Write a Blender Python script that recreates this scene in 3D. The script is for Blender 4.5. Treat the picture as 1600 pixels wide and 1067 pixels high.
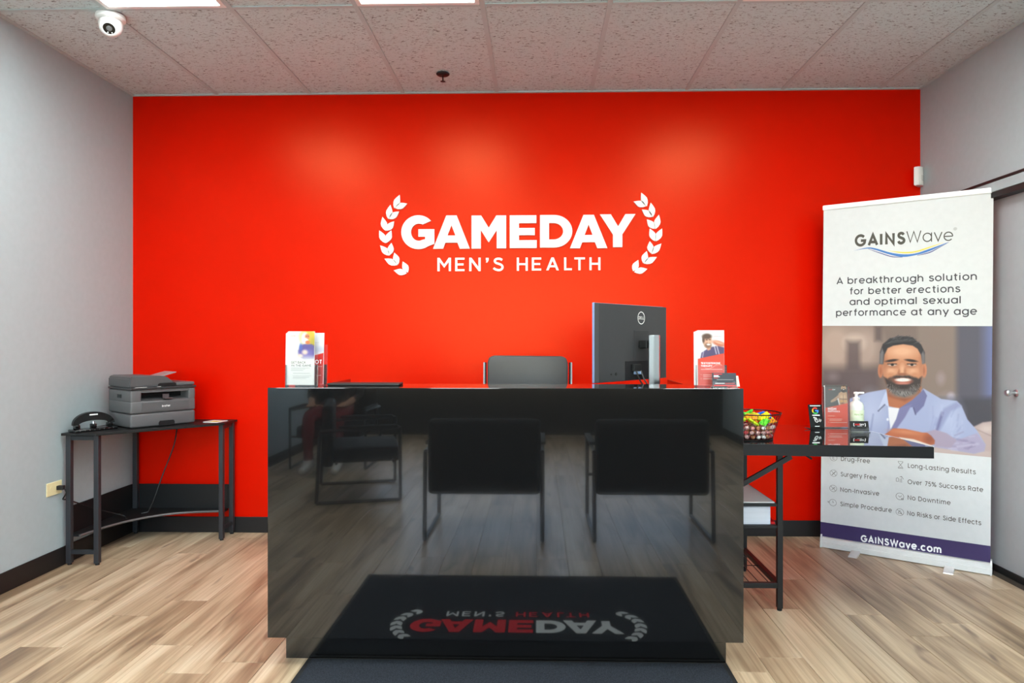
import bpy, bmesh, math, random
import numpy as np
from mathutils import Vector, Matrix, Euler

for o in list(bpy.data.objects):
    bpy.data.objects.remove(o, do_unlink=True)
scene = bpy.context.scene
C = scene.collection
R = math.radians
random.seed(7)

# ------------------------------------------------------------------ camera
F, PX, PY, CAMZ = 1067.0, 813.0, 531.0, 1.25
YAW = math.atan(27 / 1067.0)
cd = bpy.data.cameras.new('camera')
cd.sensor_width = 36.0
cd.lens = 36.0 * F / 1600.0
cd.shift_x = (800 - PX) / 1600.0
cd.shift_y = (PY - 533.5) / 1600.0
cd.clip_start = 0.02
cam = bpy.data.objects.new('camera', cd)
C.objects.link(cam)
cam.location = (0, 0, CAMZ)
cam.rotation_euler = (R(90), 0, YAW)
scene.camera = cam
CA, SA = math.cos(YAW), math.sin(YAW)


def ray(px, py):
    u = (px - PX) / F
    return (u * CA - SA, u * SA + CA, (PY - py) / F)


def at_z(px, py, z):
    d = ray(px, py); t = (z - CAMZ) / d[2]
    return Vector((d[0] * t, d[1] * t, z))


def at_y(px, py, y):
    d = ray(px, py); t = y / d[1]
    return Vector((d[0] * t, y, CAMZ + d[2] * t))


def project(x, y, z):
    w = -x * SA + y * CA
    return PX + F * (x * CA + y * SA) / w, PY - F * (z - CAMZ) / w


# ------------------------------------------------------------------ world and exposure
world = bpy.data.worlds.new('world')
scene.world = world
world.use_nodes = True
wn = world.node_tree.nodes
sky = wn.new('ShaderNodeTexSky')
sky.sky_type = 'NISHITA'
sky.sun_disc = False
sky.sun_elevation = R(48)
sky.sun_rotation = R(200)
world.node_tree.links.new(sky.outputs[0], wn['Background'].inputs[0])
wn['Background'].inputs[1].default_value = 0.9
sund = bpy.data.lights.new('sun', 'SUN'); sund.energy = 14.0; sund.angle = R(0.6); sund.color = (1.0, 0.97, 0.92)
sun = bpy.data.objects.new('sun', sund); C.objects.link(sun)
sun.rotation_euler = Vector((-0.6, -0.22, -0.75)).to_track_quat('-Z', 'Y').to_euler()
TROFFER = 9.0            # radiance of the ceiling light lenses
vs = scene.view_settings
vs.view_transform = 'Standard'
vs.look = 'None'
vs.exposure = 1.02
vs.gamma = 1.0
vs.use_curve_mapping = False


# ------------------------------------------------------------------ materials
def lin(c):
    return tuple((v / 12.92 if v <= 0.04045 else ((v + 0.055) / 1.055) ** 2.4) for v in c)


def rgb(r, g, b):
    return lin((r / 255.0, g / 255.0, b / 255.0)) + (1.0,)


MATS = {}


def M(name, col, rough=0.5, metal=0.0, ior=1.45, bump=0.0, bscale=200.0, var=0.0, vscale=30.0, stretch=None):
    """Principled material with procedural colour variation and fine relief."""
    if name in MATS:
        return MATS[name]
    m = bpy.data.materials.new(name)
    m.use_nodes = True
    nt = m.node_tree
    b = nt.nodes['Principled BSDF']
    b.inputs['Roughness'].default_value = rough
    b.inputs['Metallic'].default_value = metal
    b.inputs['IOR'].default_value = ior
    b.inputs['Base Color'].default_value = col
    tc = nt.nodes.new('ShaderNodeTexCoord')
    src = tc.outputs['Object']
    if stretch:
        mp = nt.nodes.new('ShaderNodeMapping')
        mp.inputs['Scale'].default_value = stretch
        nt.links.new(src, mp.inputs['Vector'])
        src = mp.outputs[0]
    nz = nt.nodes.new('ShaderNodeTexNoise')
    nz.inputs['Scale'].default_value = vscale
    nt.links.new(src, nz.inputs['Vector'])
    rp = nt.nodes.new('ShaderNodeValToRGB')
    v = var if var else 0.02
    rp.color_ramp.elements[0].color = tuple(max(0, c * (1 - v)) for c in col[:3]) + (1,)
    rp.color_ramp.elements[1].color = tuple(min(1, c * (1 + v)) for c in col[:3]) + (1,)
    rp.color_ramp.elements[0].position = 0.3
    rp.color_ramp.elements[1].position = 0.7
    nt.links.new(nz.outputs['Fac'], rp.inputs[0])
    nt.links.new(rp.outputs[0], b.inputs['Base Color'])
    if bump:
        n2 = nt.nodes.new('ShaderNodeTexNoise')
        n2.inputs['Scale'].default_value = bscale
        n2.inputs['Detail'].default_value = 3
        nt.links.new(src, n2.inputs['Vector'])
        bp = nt.nodes.new('ShaderNodeBump')
        bp.inputs['Strength'].default_value = bump
        bp.inputs['Distance'].default_value = 0.002
        nt.links.new(n2.outputs['Fac'], bp.inputs['Height'])
        nt.links.new(bp.outputs[0], b.inputs['Normal'])
    MATS[name] = m
    return m


def clear_mat(name, tint, gloss, rough=0.02, milky=0.0):
    if name in MATS:
        return MATS[name]
    m = bpy.data.materials.new(name)
    m.use_nodes = True
    nt = m.node_tree
    nt.nodes.remove(nt.nodes['Principled BSDF'])
    out = nt.nodes['Material Output']
    tr = nt.nodes.new('ShaderNodeBsdfTransparent'); tr.inputs[0].default_value = tint
    gl = nt.nodes.new('ShaderNodeBsdfGlossy'); gl.inputs['Roughness'].default_value = rough
    lw = nt.nodes.new('ShaderNodeFresnel'); lw.inputs[0].default_value = 1.25
    ad = nt.nodes.new('ShaderNodeMath'); ad.operation = 'ADD'; ad.use_clamp = True
    ad.inputs[1].default_value = gloss
    nt.links.new(lw.outputs[0], ad.inputs[0])
    mx = nt.nodes.new('ShaderNodeMixShader')
    nt.links.new(ad.outputs[0], mx.inputs[0])
    nt.links.new(tr.outputs[0], mx.inputs[1])
    nt.links.new(gl.outputs[0], mx.inputs[2])
    last = mx
    if milky:
        df = nt.nodes.new('ShaderNodeBsdfDiffuse'); df.inputs[0].default_value = (0.85, 0.87, 0.92, 1)
        m2 = nt.nodes.new('ShaderNodeMixShader'); m2.inputs[0].default_value = milky
        nt.links.new(mx.outputs[0], m2.inputs[1]); nt.links.new(df.outputs[0], m2.inputs[2])
        last = m2
    nt.links.new(last.outputs[0], out.inputs[0])
    MATS[name] = m
    return m


def emit_mat(name, col, strength):
    m = bpy.data.materials.new(name)
    m.use_nodes = True
    nt = m.node_tree
    b = nt.nodes['Principled BSDF']
    b.inputs['Base Color'].default_value = (0.9, 0.9, 0.9, 1)
    b.inputs['Emission Color'].default_value = col
    b.inputs['Emission Strength'].default_value = strength
    return m


def print_mat(name, rough=0.45):
    if name in MATS:
        return MATS[name]
    m = bpy.data.materials.new(name)
    m.use_nodes = True
    nt = m.node_tree
    b = nt.nodes['Principled BSDF']
    b.inputs['Roughness'].default_value = rough
    a = nt.nodes.new('ShaderNodeAttribute'); a.attribute_name = 'Col'
    nt.links.new(a.outputs['Color'], b.inputs['Base Color'])
    MATS[name] = m
    return m


def wood_mat():
    m = bpy.data.materials.new('oak_plank')
    m.use_nodes = True
    nt = m.node_tree; N = nt.nodes; L = nt.links
    b = N['Principled BSDF']
    tc = N.new('ShaderNodeTexCoord'); oi = N.new('ShaderNodeObjectInfo')
    mul = N.new('ShaderNodeMath'); mul.operation = 'MULTIPLY'; mul.inputs[1].default_value = 57.0
    L.new(oi.outputs['Random'], mul.inputs[0])
    cmb = N.new('ShaderNodeCombineXYZ')
    L.new(mul.outputs[0], cmb.inputs[0]); L.new(mul.outputs[0], cmb.inputs[1]); L.new(mul.outputs[0], cmb.inputs[2])
    add = N.new('ShaderNodeVectorMath'); add.operation = 'ADD'
    L.new(tc.outputs['Object'], add.inputs[0]); L.new(cmb.outputs[0], add.inputs[1])

    def noise(sx, sy, scale, detail, dist=0.0):
        mp = N.new('ShaderNodeMapping'); mp.inputs['Scale'].default_value = (sx, sy, 1)
        L.new(add.outputs[0], mp.inputs['Vector'])
        n = N.new('ShaderNodeTexNoise'); n.inputs['Scale'].default_value = scale
        n.inputs['Detail'].default_value = detail; n.inputs['Distortion'].default_value = dist
        L.new(mp.outputs[0], n.inputs['Vector'])
        return n.outputs['Fac']

    def ramp(src, stops):
        r = N.new('ShaderNodeValToRGB'); e = r.color_ramp.elements
        while len(e) < len(stops):
            e.new(0.5)
        for k, (p, c) in enumerate(stops):
            e[k].position = p; e[k].color = c
        L.new(src, r.inputs[0])
        return r.outputs[0]

    def mix(fac, a, c, mode='MIX'):
        x = N.new('ShaderNodeMix'); x.data_type = 'RGBA'; x.blend_type = mode
        if isinstance(fac, float):
            x.inputs[0].default_value = fac
        else:
            L.new(fac, x.inputs[0])
        L.new(a, x.inputs[6])
        if isinstance(c, tuple):
            x.inputs[7].default_value = c
        else:
            L.new(c, x.inputs[7])
        return x.outputs[2]
    broad = ramp(noise(9, 0.9, 1.0, 3, 0.8),
                 [(0.28, rgb(132, 112, 93)), (0.42, rgb(176, 154, 129)), (0.54, rgb(206, 186, 160)), (0.72, rgb(222, 207, 184))])
    fine = ramp(noise(85, 1.6, 1.0, 4, 0.4), [(0.34, rgb(182, 166, 150)), (0.5, rgb(232, 226, 219)), (0.7, rgb(255, 255, 255))])
    c1 = mix(0.55, broad, fine, 'MULTIPLY')
    knots = ramp(noise(6.5, 1.5, 1.0, 2, 1.6), [(0.66, (0, 0, 0, 1)), (0.78, (1, 1, 1, 1))])
    c2 = mix(knots, c1, rgb(112, 90, 74))
    tone = ramp(oi.outputs['Random'], [(0.0, rgb(222, 215, 206)), (0.5, rgb(242, 237, 229)), (1.0, rgb(255, 252, 246))])
    c3 = mix(0.85, c2, tone, 'MULTIPLY')
    L.new(c3, b.inputs['Base Color'])
    b.inputs['Roughness'].default_value = 0.36
    bp = N.new('ShaderNodeBump'); bp.inputs['Strength'].default_value = 0.12; bp.inputs['Distance'].default_value = 0.001
    L.new(noise(120, 3, 1.0, 3), bp.inputs['Height'])
    L.new(bp.outputs[0], b.inputs['Normal'])
    return m


def tile_mat():
    m = bpy.data.materials.new('fissured_tile')
    m.use_nodes = True
    nt = m.node_tree; N = nt.nodes; L = nt.links
    b = N['Principled BSDF']; b.inputs['Roughness'].default_value = 0.95
    tc = N.new('ShaderNodeTexCoord'); oi = N.new('ShaderNodeObjectInfo')
    mul = N.new('ShaderNodeMath'); mul.operation = 'MULTIPLY'; mul.inputs[1].default_value = 31.0
    L.new(oi.outputs['Random'], mul.inputs[0])
    add = N.new('ShaderNodeVectorMath'); add.operation = 'ADD'
    L.new(tc.outputs['Object'], add.inputs[0]); L.new(mul.outputs[0], add.inputs[1])
    mp = N.new('ShaderNodeMapping'); mp.inputs['Scale'].default_value = (46, 105, 1)
    L.new(add.outputs[0], mp.inputs['Vector'])
    n = N.new('ShaderNodeTexNoise'); n.inputs['Scale'].default_value = 1.0; n.inputs['Detail'].default_value = 4
    n.inputs['Distortion'].default_value = 1.2
    L.new(mp.outputs[0], n.inputs['Vector'])
    r = N.new('ShaderNodeValToRGB'); e = r.color_ramp.elements
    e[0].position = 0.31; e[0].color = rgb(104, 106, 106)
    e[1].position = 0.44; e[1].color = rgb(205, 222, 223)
    L.new(n.outputs['Fac'], r.inputs[0]); L.new(r.outputs[0], b.inputs['Base Color'])
    bp = N.new('ShaderNodeBump'); bp.inputs['Strength'].default_value = 0.6; bp.inputs['Distance'].default_value = 0.003
    L.new(n.outputs['Fac'], bp.inputs['Height']); L.new(bp.outputs[0], b.inputs['Normal'])
    return m


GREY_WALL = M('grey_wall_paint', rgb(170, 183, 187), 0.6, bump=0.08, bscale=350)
RED_WALL = M('red_wall_paint', (0.67, 0.004, 0.0, 1), 0.30, bump=0.10, bscale=260, var=0.03, vscale=3)
_b = RED_WALL.node_tree.nodes['Principled BSDF']
_b.inputs['Specular Tint'].default_value = (1.0, 0.38, 0.14, 1)
BASE_BLACK = M('black_vinyl_base', rgb(27, 24, 24), 0.5, bump=0.05)
WHITE = M('white_plastic', rgb(235, 235, 233), 0.35)
SIGN_WHITE = M('white_sign_face', rgb(238, 237, 234), 0.45)
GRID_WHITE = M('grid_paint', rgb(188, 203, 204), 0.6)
GLOSS_BLACK = M('gloss_black_laminate', rgb(17, 17, 18), 0.07, ior=1.5)
TABLE_BLACK = M('gloss_black_top', rgb(16, 16, 18), 0.03, ior=1.9)
MATT_BLACK = M('matt_black', rgb(24, 24, 25), 0.5)
STEEL_BLACK = M('black_powder_steel', rgb(46, 47, 51), 0.42, bump=0.05, bscale=400)
DARK_BOARD = M('black_board', rgb(19, 19, 20), 0.5, bump=0.05)
CHROME = M('chrome', (0.82, 0.82, 0.84, 1), 0.12, metal=1.0)
SILVER = M('brushed_silver', (0.66, 0.68, 0.70, 1), 0.3, metal=1.0, var=0.06, vscale=40, stretch=(1, 1, 0.02))
LEATHER = M('black_leather', rgb(62, 60, 60), 0.42, bump=0.12, bscale=150)
FABRIC = M('black_fabric', rgb(34, 34, 36), 0.85, bump=0.25, bscale=500)
PAPER = M('white_paper', rgb(222, 221, 219), 0.6)
ACRYLIC = clear_mat('clear_acrylic', (0.99, 0.99, 1.0, 1), 0.01, milky=0.03)
GLASS = clear_mat('window_glass', (0.93, 0.96, 0.95, 1), 0.02)
for _m in (GLOSS_BLACK, TABLE_BLACK):
    _m.node_tree.nodes['Principled BSDF'].inputs['Coat Weight'].default_value = 1.0
    _m.node_tree.nodes['Principled BSDF'].inputs['Coat Roughness'].default_value = 0.02
RED_PRINT = M('red_ink', rgb(226, 38, 34), 0.5)
DARK_INK = M('dark_ink', rgb(58, 54, 60), 0.5)
WHITE_INK = M('white_ink', rgb(250, 250, 250), 0.5)
GREY_INK = M('grey_ink', rgb(150, 150, 150), 0.5)
PURPLE = M('purple_ink', rgb(58, 44, 92), 0.5)


# ------------------------------------------------------------------ mesh helpers
def nb():
    return bmesh.new()


def box(bm, x0, x1, y0, y1, z0, z1, bev=0.0, seg=2, rot=None, piv=None):
    mt = Matrix.Translation(((x0 + x1) / 2, (y0 + y1) / 2, (z0 + z1) / 2)) @ Matrix.Diagonal((abs(x1 - x0), abs(y1 - y0), abs(z1 - z0), 1))
    r = bmesh.ops.create_cube(bm, size=1.0, matrix=mt)
    vs_ = r['verts']
    if bev > 0:
        es = list({e for v in vs_ for e in v.link_edges})
        q = bmesh.ops.bevel(bm, geom=es, offset=bev, segments=seg, profile=0.5, affect='EDGES')
        vs_ = list({v for f in q['faces'] for v in f.verts} | {v for v in vs_ if v.is_valid})
    if rot is not None:
        bmesh.ops.rotate(bm, verts=vs_, cent=piv or (0, 0, 0), matrix=rot)
    return vs_


def cyl(bm, p0, p1, r0, r1=None, n=16):
    p0, p1 = Vector(p0), Vector(p1)
    d = p1 - p0
    q = d.to_track_quat('Z', 'Y').to_matrix().to_4x4()
    mt = Matrix.Translation((p0 + p1) / 2) @ q
    return bmesh.ops.create_cone(bm, cap_ends=True, segments=n, radius1=r0, radius2=r0 if r1 is None else r1, depth=d.length, matrix=mt)['verts']


def ball(bm, c, rx, ry=None, rz=None, sub=2):
    mt = Matrix.Translation(c) @ Matrix.Diagonal((rx, ry or rx, rz or rx, 1))
    return bmesh.ops.create_icosphere(bm, subdivisions=sub, radius=1.0, matrix=mt)['verts']


def smooth_path(pts, k=6):
    P = [Vector(p) for p in pts]
    out = []
    for i in range(len(P) - 1):
        a, b_, c, d = P[max(i - 1, 0)], P[i], P[i + 1], P[min(i + 2, len(P) - 1)]
        for s in range(k):
            t = s / k
            out.append(0.5 * (2 * b_ + (c - a) * t + (2 * a - 5 * b_ + 4 * c - d) * t * t + (3 * b_ - a - 3 * c + d) * t ** 3))
    out.append(P[-1])
    return out


def tube(bm, pts, r, n=8, closed=False, flat=1.0):
    P = [Vector(p) for p in pts]
    m = len(P)
    rings = []
    up = Vector((0, 0, 1))
    for i in range(m):
        if closed:
            t = P[(i + 1) % m] - P[i - 1]
        else:
            t = P[min(i + 1, m - 1)] - P[max(i - 1, 0)]
        t.normalize()
        a = t.cross(up)
        if a.length < 0.05:
            a = t.cross(Vector((0, 1, 0)))
        a.normalize(); b_ = a.cross(t)
        rings.append([bm.verts.new(P[i] + a * (r * math.cos(2 * math.pi * k / n)) + b_ * (r * flat * math.sin(2 * math.pi * k / n))) for k in range(n)])
    for i in range(m if closed else m - 1):
        A, B = rings[i], rings[(i + 1) % m]
        for k in range(n):
            bm.faces.new((A[k], A[(k + 1) % n], B[(k + 1) % n], B[k]))
    if not closed:
        bm.faces.new(rings[0][::-1]); bm.faces.new(rings[-1])


def lathe(bm, prof, n=24, c=(0, 0), frame=None):
    rings = []
    for (r, z) in prof:
        ring = []
        for k in range(n):
            a = 2 * math.pi * k / n
            p = Vector((c[0] + r * math.cos(a), c[1] + r * math.sin(a), z))
            ring.append(bm.verts.new(frame @ p if frame else p))
        rings.append(ring)
    for A, B in zip(rings, rings[1:]):
        for k in range(n):
            bm.faces.new((A[k], A[(k + 1) % n], B[(k + 1) % n], B[k]))
    bm.faces.new(rings[0][::-1]); bm.faces.new(rings[-1])


def prism(bm, poly, f0, f1):
    """extrude a 2D polygon; f0/f1 map (a,b) to the two end faces"""
    A = [bm.verts.new(f0(a, b_)) for a, b_ in poly]
    B = [bm.verts.new(f1(a, b_)) for a, b_ in poly]
    bm.faces.new(A); bm.faces.new(B[::-1])
    n = len(poly)
    for i in range(n):
        bm.faces.new((A[i], B[i], B[(i + 1) % n], A[(i + 1) % n]))


def prism_xz(bm, poly, y0, y1):
    prism(bm, poly, lambda a, b_: (a, y0, b_), lambda a, b_: (a, y1, b_))


def prism_xy(bm, poly, z0, z1):
    prism(bm, poly, lambda a, b_: (a, b_, z0), lambda a, b_: (a, b_, z1))


def prism_yz(bm, poly, x0, x1):
    prism(bm, poly, lambda a, b_: (x0, a, b_), lambda a, b_: (x1, a, b_))


def obj(name, bm, mat, parent=None, smooth=False, label=None):
    bmesh.ops.recalc_face_normals(bm, faces=bm.faces)
    me = bpy.data.meshes.new(name)
    bm.to_mesh(me); bm.free()
    if smooth:
        me.polygons.foreach_set('use_smooth', [True] * len(me.polygons))
        me.set_sharp_from_angle(angle=R(40))
    me.materials.append(mat)
    o = bpy.data.objects.new(name, me)
    C.objects.link(o)
    if parent:
        o.parent = parent
    if label:
        o['label'] = label
    return o


def tag(o, label, cat, group=None):
    o['label'] = label; o['category'] = cat
    if group:
        o['group'] = group
    return o


def thing(name, label, cat, loc=(0, 0, 0), rz=0.0, group=None):
    o = bpy.data.objects.new(name, None)
    o.empty_display_size = 0.1
    C.objects.link(o)
    o.location = loc; o.rotation_euler = (0, 0, rz)
    return tag(o, label, cat, group)


def struct(name, bm, mat, label=None):
    o = obj(name, bm, mat)
    o['kind'] = 'structure'
    if label:
        o['label'] = label
    return o


def copy_tree(root):
    r = root.copy(); C.objects.link(r)
    for ch in list(root.children):
        c = ch.copy(); C.objects.link(c); c.parent = r
        for g in ch.children:
            d = g.copy(); C.objects.link(d); d.parent = c
    return r


def ring_poly(cx, cz, r, n=20, a0=0, a1=360):
    return [(cx + r * math.cos(R(a0 + (a1 - a0) * k / n)), cz + r * math.sin(R(a0 + (a1 - a0) * k / n))) for k in range(n)]


# ---------------- lettering: a geometric sans drawn as strokes (cap height 0.70, x-height 0.55)
def _arc(cx, cy, rx, ry, a0, a1, n=None):
    n = n or max(4, int(abs(a1 - a0) / 15))
    return [(cx + rx * math.cos(R(a0 + (a1 - a0) * k / n)), cy + ry * math.sin(R(a0 + (a1 - a0) * k / n))) for k in range(n + 1)]


def _spl(pts, k=4):
    return [(p.x, p.y) for p in smooth_path([(a, b_, 0) for a, b_ in pts], k)]


_S = [(.40, .56), (.34, .64), (.23, .67), (.11, .63), (.07, .53), (.12, .43), (.25, .37), (.38, .30), (.43, .19), (.37, .08), (.24, .03), (.11, .07), (.05, .17)]
_O = _arc(.27, .275, .245, .245, 0, 360)
GLYPH = {
    ' ': (.26, []), '-': (.34, [[(.04, .26), (.28, .26)]]), '.': (.18, [[(.06, .0), (.06, .09)]]),
    'a': (.61, [_O, [(.515, .0), (.515, .55)]]), 'b': (.61, [_O, [(.025, .0), (.025, .74)]]), 'd': (.61, [_O, [(.515, .0), (.515, .74)]]),
    'p': (.61, [_O, [(.025, -.2), (.025, .55)]]), 'o': (.60, [_O]), 'c': (.55, [_arc(.27, .275, .245, .245, 45, 315)]),
    'e': (.59, [[(.03, .275), (.515, .275)], _arc(.27, .275, .245, .245, 0, 318)]),
    'g': (.61, [_O, [(.515, .55), (.515, .0)] + _arc(.27, 0, .245, .19, 0, -150)]),
    'n': (.56, [[(.03, 0), (.03, .55)], _arc(.24, .31, .21, .21, 180, 0) + [(.45, 0)]]), 'h': (.56, [[(.03, 0), (.03, .74)], _arc(.24, .31, .21, .21, 180, 0) + [(.45, 0)]]),
    'm': (.85, [[(.03, 0), (.03, .55)], _arc(.205, .34, .175, .18, 180, 0) + [(.38, 0)], _arc(.555, .34, .175, .18, 180, 0) + [(.73, 0)]]),
    'r': (.35, [[(.03, 0), (.03, .55)], _arc(.22, .31, .19, .21, 180, 80)]), 'u': (.56, [[(.03, .55), (.03, .24)] + _arc(.24, .24, .21, .21, 180, 360), [(.45, .55), (.45, 0)]]),
    'i': (.19, [[(.04, 0), (.04, .55)], [(.04, .65), (.04, .74)]]), 'l': (.19, [[(.04, 0), (.04, .74)]]),
    't': (.37, [[(.13, .70), (.13, .16)] + _arc(.27, .16, .14, .13, 180, 270), [(0, .515), (.3, .515)]]), 'f': (.35, [_arc(.26, .60, .13, .12, 90, 180) + [(.13, 0)], [(0, .515), (.30, .515)]]),
    's': (.47, [_spl([(a * .95, b_ * .79) for a, b_ in _S])]), 'k': (.48, [[(.03, 0), (.03, .74)], [(.37, .55), (.05, .23)], [(.16, .33), (.40, 0)]]),
    'v': (.51, [[(.02, .55), (.24, .03), (.46, .55)]]), 'y': (.53, [[(.02, .55), (.25, .04)], [(.48, .55), (.16, -.2)]]), 'w': (.77, [[(.02, .55), (.19, .04), (.36, .51), (.53, .04), (.70, .55)]]),
    'x': (.47, [[(.03, .55), (.41, 0)], [(.41, .55), (.03, 0)]]),
    'A': (.68, [[(.02, 0), (.31, .67), (.60, 0)], [(.13, .2), (.49, .2)]]), 'B': (.54, [[(.04, .03), (.04, .67), (.26, .67)] + _arc(.26, .52, .15, .15, 90, -90) + [(.04, .37)], [(.26, .37)] + _arc(.27, .20, .18, .17, 90, -90) + [(.04, .03)]]),
    'C': (.70, [_arc(.36, .35, .33, .32, 42, 318)]), 'D': (.64, [[(.22, .67), (.04, .67), (.04, .03), (.22, .03)] + _arc(.22, .35, .33, .32, -90, 90)]),
    'E': (.46, [[(.38, .67), (.04, .67), (.04, .03), (.38, .03)], [(.04, .36), (.34, .36)]]), 'F': (.43, [[(.37, .67), (.04, .67), (.04, 0)], [(.04, .35), (.33, .35)]]),
    'G': (.76, [_arc(.36, .35, .33, .32, 42, 330) + [(.67, .33), (.38, .33)]]), 'H': (.62, [[(.04, 0), (.04, .7)], [(.5, 0), (.5, .7)], [(.04, .36), (.5, .36)]]),
    'I': (.20, [[(.04, 0), (.04, .7)]]), 'K': (.54, [[(.04, 0), (.04, .7)], [(.46, .7), (.06, .28)], [(.19, .42), (.49, 0)]]), 'L': (.42, [[(.04, .7), (.04, .03), (.36, .03)]]),
    'M': (.76, [[(.04, 0), (.04, .68), (.34, .22), (.64, .68), (.64, 0)]]), 'N': (.64, [[(.04, 0), (.04, .67), (.52, .03), (.52, .7)]]), 'O': (.76, [_arc(.36, .35, .33, .32, 0, 360)]),
    'P': (.52, [[(.04, 0), (.04, .67), (.25, .67)] + _arc(.25, .485, .185, .185, 90, -90) + [(.04, .30)]]), 'R': (.54, [[(.04, 0), (.04, .67), (.25, .67)] + _arc(.25, .495, .175, .175, 90, -90) + [(.04, .32)], [(.24, .32), (.46, 0)]]),
    'S': (.52, [_spl(_S)]), 'T': (.50, [[(.0, .67), (.46, .67)], [(.23, .67), (.23, 0)]]), 'W': (.92, [[(.02, .7), (.23, .03), (.44, .67), (.65, .03), (.86, .7)]]), 'Y': (.58, [[(.02, .7), (.27, .33), (.52, .7)], [(.27, .33), (.27, 0)]]),
    '7': (.48, [[(.03, .67), (.40, .67), (.13, 0)]]), '5': (.50, [[(.38, .67), (.11, .67), (.075, .37)] + _arc(.215, .225, .195, .195, 130, -145)]),
    '%': (.78, [_arc(.15, .54, .12, .13, 0, 360), _arc(.57, .15, .12, .13, 0, 360), [(.58, .7), (.14, 0)]]),
    '(': (.30, [_arc(.30, .3, .24, .45, 110, 250)]), ')': (.30, [_arc(-.02, .3, .24, .45, 70, -70)])}


def text_verts(s, bold=0.0, spacing=1.0):
    w = max(0.04, 0.078 + bold * 2.1) / 2
    V, Fc = [], []
    x = 0.0
    for ch in s:
        adv, strokes = GLYPH[ch]
        for st in strokes:
            P = [Vector(p) for p in st]
            closed = (P[0] - P[-1]).length < 1e-6
            m = len(P)
            k0 = len(V)
            for i in range(m):
                a = P[i - 1] if i else (P[-2] if closed else P[0])
                b_ = P[i + 1] if i < m - 1 else (P[1] if closed else P[-1])
                d0 = (P[i] - a); d1 = (b_ - P[i])
                d0 = d0.normalized() if d0.length > 1e-7 else d1.normalized()
                d1 = d1.normalized() if d1.length > 1e-7 else d0
                n0, n1 = Vector((-d0.y, d0.x)), Vector((-d1.y, d1.x))
                n = (n0 + n1)
                n = n.normalized() if n.length > 1e-4 else n0
                k = w / max(0.42, n.dot(n0))
                V += [Vector((x + P[i].x + n.x * k, P[i].y + n.y * k, 0)), Vector((x + P[i].x - n.x * k, P[i].y - n.y * k, 0))]
            for i in range(m - 1):
                j = k0 + 2 * i
                Fc.append((j, j + 1, j + 3, j + 2))
        x += (adv + 0.06 + 2 * (w - 0.039)) * spacing
    return V, Fc


def put_text(bm, s, x, z, width, cap, fmap, align='L', bold=0.0, spacing=1.0, slope=0.0):
    vs_, fs = text_verts(s, bold, spacing)
    if not vs_:
        return
    x0 = min(v.x for v in vs_); x1 = max(v.x for v in vs_)
    sx = width / (x1 - x0); sz = cap / 0.70
    ox = x - (0 if align == 'L' else (width if align == 'R' else width / 2))
    nv = [bm.verts.new(fmap(ox + (v.x - x0) * sx, z + v.y * sz + slope * (v.x - x0) * sx)) for v in vs_]
    for f in fs:
        try:
            bm.faces.new([nv[i] for i in f])
        except ValueError:
            pass


def obj_flat(name, bm, mat, parent, label=None):
    me = bpy.data.meshes.new(name)
    bm.to_mesh(me); bm.free()
    me.materials.append(mat)
    o = bpy.data.objects.new(name, me)
    C.objects.link(o); o.parent = parent
    if label:
        o['label'] = label
    return o


def obj_print(name, bm, mat, parent, label=None):
    o = obj_flat(name, bm, mat, parent, label)
    o['kind'] = 'stuff'
    return o


def face(bm, pts):
    bm.faces.new([bm.verts.new(p) for p in pts])


# ---------------- painter for printed pictures: colours per vertex of a fine flat grid
class Paint:
    def __init__(s, X, Y, bg):
        s.X, s.Y = X, Y
        s.c = np.ones(X.shape + (3,)) * np.array(bg, float) / 255.0

    def put(s, a, col):
        s.c += (np.array(col, float) / 255.0 - s.c) * np.clip(a, 0, 1)[..., None]

    def ell(s, cx, cy, rx, ry, col, soft=0.15, al=1.0, rot=0.0):
        dx, dy = s.X - cx, s.Y - cy
        c_, s_ = math.cos(R(rot)), math.sin(R(rot))
        d = np.sqrt(((dx * c_ + dy * s_) / rx) ** 2 + ((-dx * s_ + dy * c_) / ry) ** 2)
        s.put(al * np.clip((1 + soft - d) / (2 * soft), 0, 1), col)

    def poly(s, pts, col, soft=4.0, al=1.0):
        ins = np.zeros(s.X.shape, bool)
        dm = np.full(s.X.shape, 1e9)
        n = len(pts)
        for i in range(n):
            (x0, y0), (x1, y1) = pts[i], pts[(i + 1) % n]
            cond = ((y0 > s.Y) != (y1 > s.Y))
            xi = (x1 - x0) * (s.Y - y0) / ((y1 - y0) if y1 != y0 else 1e-9) + x0
            ins ^= cond & (s.X < xi)
            ex, ey = x1 - x0, y1 - y0
            t = np.clip(((s.X - x0) * ex + (s.Y - y0) * ey) / (ex * ex + ey * ey + 1e-9), 0, 1)
            dm = np.minimum(dm, np.hypot(s.X - x0 - t * ex, s.Y - y0 - t * ey))
        sd = np.where(ins, dm, -dm)
        s.put(al * np.clip(sd / (2 * soft) + 0.5, 0, 1), col)

    def line(s, x0, y0, x1, y1, w, col, soft=2.0, al=1.0):
        ex, ey = x1 - x0, y1 - y0
        t = np.clip(((s.X - x0) * ex + (s.Y - y0) * ey) / (ex * ex + ey * ey + 1e-9), 0, 1)
        d = np.hypot(s.X - x0 - t * ex, s.Y - y0 - t * ey)
        s.put(al * np.clip((w - d) / (2 * soft) + 0.5, 0, 1), col)


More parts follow.
